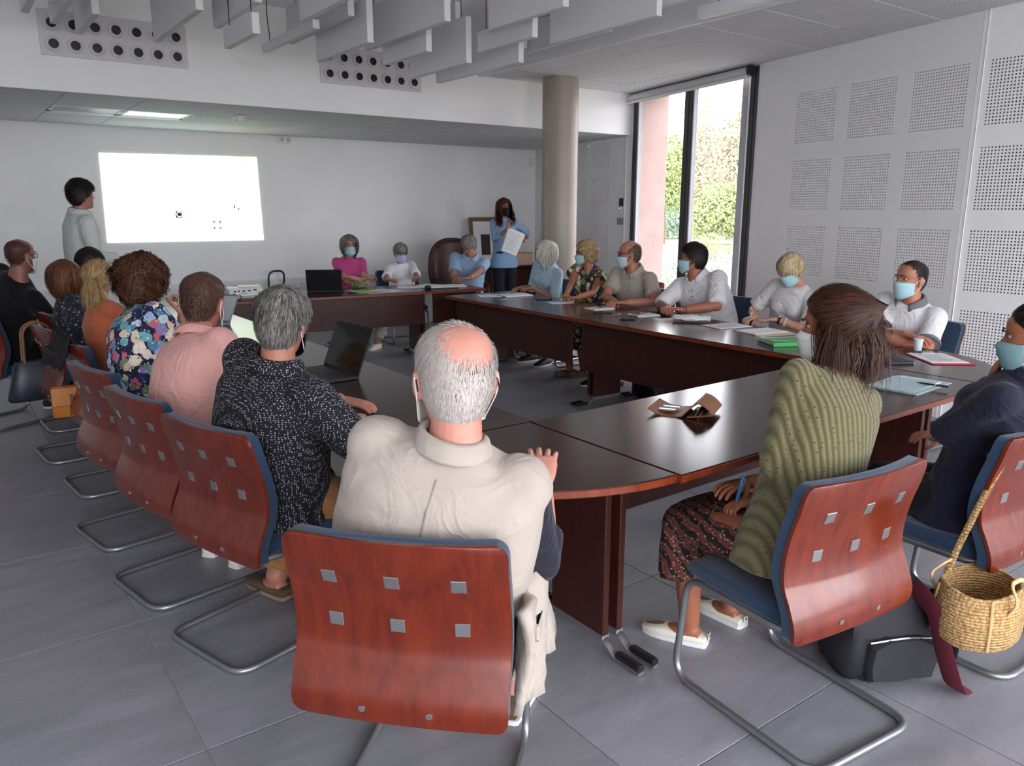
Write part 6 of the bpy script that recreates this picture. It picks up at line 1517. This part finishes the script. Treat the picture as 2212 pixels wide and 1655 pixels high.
for k in range(9):
    z = .285 - abs(k - 4) / 4 * .17; yy = -.085 + .045 * (k - 4) / 4 * 1.6; R.append([(yy + .010 * math.sin(j * 1.3 + k), .19 * (2 * j / 14 - 1), z + .012 * math.sin(j * .9 + k * .5)) for j in range(15)])
jo = MB().loft(R, False, closed=False).build('cloth', mat('jacket_cloth', '15161C', .9), jk, smooth='all'); jo.modifiers.new('t', 'SOLIDIFY').thickness = .014
MB().tube([(-.135, -.16, .20), (-.15, .0, .185), (-.14, .16, .20)], .016, 8).build('collar', mat('jacket_cloth'), jk, smooth=True)
def weave():
    t = NT('raffia_weave'); v = t.coord(); w1_ = t.n('TexWave', i_Scale=28.0, i_Distortion=1.2); w1_.bands_direction = 'Z'; w1_.inputs['Detail'].default_value = 1; t.l(v, 0, w1_, 'Vector')
    vo = t.n('TexVoronoi', i_Scale=80.0, i_Randomness=.7); t.l(v, 0, vo, 'Vector'); r = t.ramp(vo, 0, [(.1, 'D2AE78'), (.5, 'B08A56'), (.8, '7A5A34')]); m = t.mix(.35, r, t.ramp(w1_, 0, [(.2, '8A6A40'), (.8, 'D6B680')])); t.base(m)
    h = t.math('MULTIPLY_ADD', w1_, .6); t.l(vo, 0, h, 2); t.bump(h, 0, .8, .006); t.b.inputs['Roughness'].default_value = .9; return t.m
M_raf = weave()
st = thing('straw_bag', 'round woven straw bag hanging by a strap from the chair at the right edge', 'bag', (2.665, .985, .205), 0); st.scale = (.92,) * 3
R = []
for r_, z in ((.10, 0), (.150, .0), (.165, .02), (.172, .08), (.168, .14), (.155, .19), (.148, .205), (.140, .205), (.146, .18), (.155, .10), (.145, .02), (.08, .012)): R.append([(r_ * 1.08 * math.cos(a), r_ * .82 * math.sin(a), z + .008 * math.sin(3 * a) * (z > .1)) for a in np.linspace(0, 2 * PI, 32, endpoint=False)])
MB().loft(R).build('basket', M_raf, st, smooth=True)
for s in (-1, 1): strap(st, [(-.07, s * .125, .15), (-.07, s * .15, .20), (-.05, s * .11, .25), (.05, s * .11, .245), (.07, s * .15, .20), (.07, s * .125, .15)], .016, .010, mat('pale_strap', 'C9A878', .8), 'handle', (0, 1, 0), .03)
for a in (.6, 2.4, 3.9, 5.4): strap(st, [(.170 * 1.08 * math.cos(a), .172 * .82 * math.sin(a), .015), (.176 * 1.08 * math.cos(a), .176 * .82 * math.sin(a), .10), (.158 * 1.08 * math.cos(a), .16 * .82 * math.sin(a), .20)], .010, .006, mat('pale_strap'), 'binding', (0, 0, 1), .02)
strap(st, [(-.03, .11, .20), (.02, .10, .30), (.08, .06, .50), (.13, .02, .66), (.15, .04, .70), (.16, .10, .62)], .024, .006, M_raf, 'shoulder_strap', (1, 0, 0), .03)
bp = thing('backpack', 'dark grey backpack with a maroon strap standing under the cherry chair', 'bag', (2.55, 1.25, 0), math.radians(-28))
M_bp = mat('dark_nylon', '1B1B22', .7, var=.2, vscale=12, bump=.3, bscale=30); M_mar = mat('maroon_webbing', '5A1426', .7)
R = []; rs = np.random.default_rng(9)
for z, w, d in ((.0, .15, .10), (.01, .185, .125), (.06, .195, .135), (.14, .19, .13), (.22, .175, .12), (.30, .14, .10), (.36, .09, .06), (.38, .04, .03)): R.append([((w + rs.normal() * .008) * math.copysign(abs(math.cos(a)) ** .6, math.cos(a)), (d + rs.normal() * .008) * math.copysign(abs(math.sin(a)) ** .6, math.sin(a)), z + rs.normal() * .004 * (z > .02)) for a in np.linspace(0, 2 * PI, 28, endpoint=False)])
MB().loft(R).build('body', M_bp, bp, smooth=True)
MB().loft([[(x * k, -.105 - y, z0 + z * k) for x, z in ((-.12, 0), (.12, 0), (.13, .05), (.12, .13), (.06, .16), (-.06, .16), (-.12, .13), (-.13, .05))] for k, y, z0 in ((1, 0, .02), (1, .035, .02), (.9, .05, .03))]).build('front_pocket', M_bp, bp, smooth=True)
MB().tube(fillet([(-.12, -.135, .165), (0, -.15, .185), (.12, -.135, .165)], .04), .004, 6).build('zip', M_steel, bp)
MB().ell((.19, -.02, .11), (.05, .09, .10), 16, 10).build('side_pocket', mat('grey_nylon', '2E2C38', .7, bump=.4, bscale=25), bp, smooth=True)
strap(bp, [(.05, -.09, .34), (.06, -.19, .31), (.09, -.22, .16), (.13, -.24, .035), (.19, -.20, .014)], .075, .014, M_mar, 'strap', (1, .3, 0), .07); strap(bp, [(.12, -.08, .32), (.17, -.14, .26), (.20, -.14, .12), (.22, -.09, .03)], .03, .008, M_bp, 'strap', (1, 0, 0), .05)
b1 = bag('tote_bag', 'beige woven tote standing on the floor beyond the right tables', 5.05, 6.98, 0, 30, [(0, .19, .9), (.02, .2, 1), (.30, .20, .9), (.34, .19, .7)], .10, mat('beige_canvas', '7A6A56', .85)); strap(b1, [(-.09, -.09, .32), (-.08, -.1, .44), (.08, -.1, .44), (.09, -.09, .32)], .02, .01, mat('brown_leather'), 'handle', (0, 1, 0)); strap(b1, [(.0, -.102, .02), (.0, -.108, .32)], .02, .004, mat('brown_leather'), 'band', (1, 0, 0))
b2 = bag('shoulder_bag', 'soft brown shoulder bag slumped beside the beige tote', 5.24, 6.70, 0, 50, [(0, .12, .9), (.02, .13, 1), (.16, .11, .9), (.24, .06, .5)], .10, mat('brown_suede', '6A4E34', .85)); strap(b2, [(-.06, -.03, .22), (-.05, -.05, .34), (.05, -.05, .34), (.06, -.03, .22)], .02, .008, mat('brown_leather'), 'handle', (0, 1, 0))
b3 = bag('shopping_bag', 'yellow and navy flowered shopping bag on the floor under the right tables', 5.30, 5.66, 0, 20, [(0, .15, .9), (.02, .17, 1), (.22, .17, .9), (.28, .16, .6)], .09, F_yel); strap(b3, [(-.07, -.05, .26), (-.06, -.06, .38), (.06, -.06, .38), (.07, -.05, .26)], .018, .008, mat('pink_strap', 'A8365A', .6), 'handle', (0, 1, 0))
b4 = bag('dark_bag', 'black bag with a round top leaning against the middle table leg', 4.86, 4.62, 0, 90, [(0, .13, .9), (.02, .15, 1), (.26, .14, .9), (.34, .07, .5)], .08, M_black); strap(b4, [(-.05, 0, .31), (-.04, 0, .42), (.04, 0, .42), (.05, 0, .31)], .018, .008, M_black, 'handle', (0, 1, 0))
rcx = thing('side_chair', 'chair with a dusty pink back between the floral blouse and beige polo', 'chair', (5.78, 5.72, 0), math.radians(92)); M_pk = mat('dusty_pink_fabric', 'B0566A', .85)
MB().bbox((0, -.2, .68), (.44, .04, .38), .018).build('backrest', M_pk, rcx, smooth=True); MB().bbox((0, .03, .44), (.45, .44, .06), .02).build('seat', M_pk, rcx, smooth=True)
for x in (-.2, .2):
    MB().tube([(x, .2, 0), (x * .95, .18, .42)], .011, 8).build('leg', M_grey_tube, rcx); MB().tube(fillet([(x, -.26, 0), (x * .95, -.18, .42), (x * .95, -.215, .80)], .1), .011, 8).build('leg', M_grey_tube, rcx)

# vest details of the white-haired man
P = vest_man; Vp = P['P']; c4, rt, fw, a, b_, u = P['rings'][3]
W = Vp.matrix_basis
tl = MB(); R = []
for k in range(8):
    z = .66 - k * .040; R.append([(.275 + .022 * math.sin(j * .9 + k * .6) + .014 * k / 7, -.15 + .36 * j / 12, z + .01 * math.sin(j)) for j in range(13)])
to = tl.loft(R, False, closed=False).build('vest_tail', VEST, Vp, smooth='all'); m_ = to.modifiers.new('t', 'SOLIDIFY'); m_.thickness = .022
MB().bbox((.295, .05, .47), (.02, .17, .17), .008).build('vest_pocket', VEST, Vp, smooth=True); MB().bbox((.309, .05, .545), (.012, .18, .05), .005).build('pocket_flap', VEST, Vp, smooth=True)
pts = [P['rings'][k][0] - P['rings'][k][2] * (P['rings'][k][4] + .0275) for k in (2, 3, 4, 5)]
MB().tube(pts, .0028, 6).build('vest_seam', mat('vest_stitching', '8E857C', .9), Vp)
# hair clip, necklace and shoe labels of the woman in green
P = knit_woman; HMk = P['HM']
cl = MB()
for s in (-1, 1): cl.bbox((.012 + s * .012, -.128, .170), (.016, .03, .035), .006, 0, HMk)
cl.build('hair_clip', M_black, P['P'], smooth=True)
MB().tube([HMk @ Vector((.062 * math.sin(a), -.028 - .060 * math.cos(a), -.035 + .012 * math.cos(a))) for a in np.linspace(-1.9, 1.9, 24)], .0018, 6).build('necklace', mat('bronze', '9A6A3A', .3, .8), P['P'])
band(linen_man, 'L', 'watch', M_black, .035, .033, .028)
band(writing_woman, 'L', 'watch', M_black, .03, .030, .016, M_steel); band(writing_woman, 'L', 'bangle', mat('cream_bangle', 'D6C6A2', .4), .075, .036, .012)
c, rt, fw, a, b_, u = writing_woman['rings'][6]
nk = MB()
for k in range(26):
    t = 2 * PI * k / 26; nk.ell(tuple(c + rt * math.cos(t) * .072 + fw * math.sin(t) * .075 - u * (.012 + .03 * max(0, math.sin(t)))), (.006,) * 3, 7, 5)
nk = nk.build('necklace', mat('dark_beads', '2A1A16', .4), writing_woman['P'], smooth=True); nk['kind'] = 'stuff'

P = knit_woman
for s in 'LR':
    a, fd = P['legs'][s][2:4]; fd = fd.normalized(); ang = math.atan2(fd.y, fd.x) - PI / 2; M = T(a.x, a.y, 0) @ RZ(ang)
    MB().bbox((0, -.0765, .040), (.024, .004, .024), .001, 0, M).build('heel_label', mat('label_white', 'C9C6BA', .7), P['P']); MB().lathe([(.006, 0), (.006, .0008), (.004, .0009)], 14, 0, M @ T(0, -.0788, .043) @ RX(PI / 2)).build('heel_mark', M_ink, P['P'])
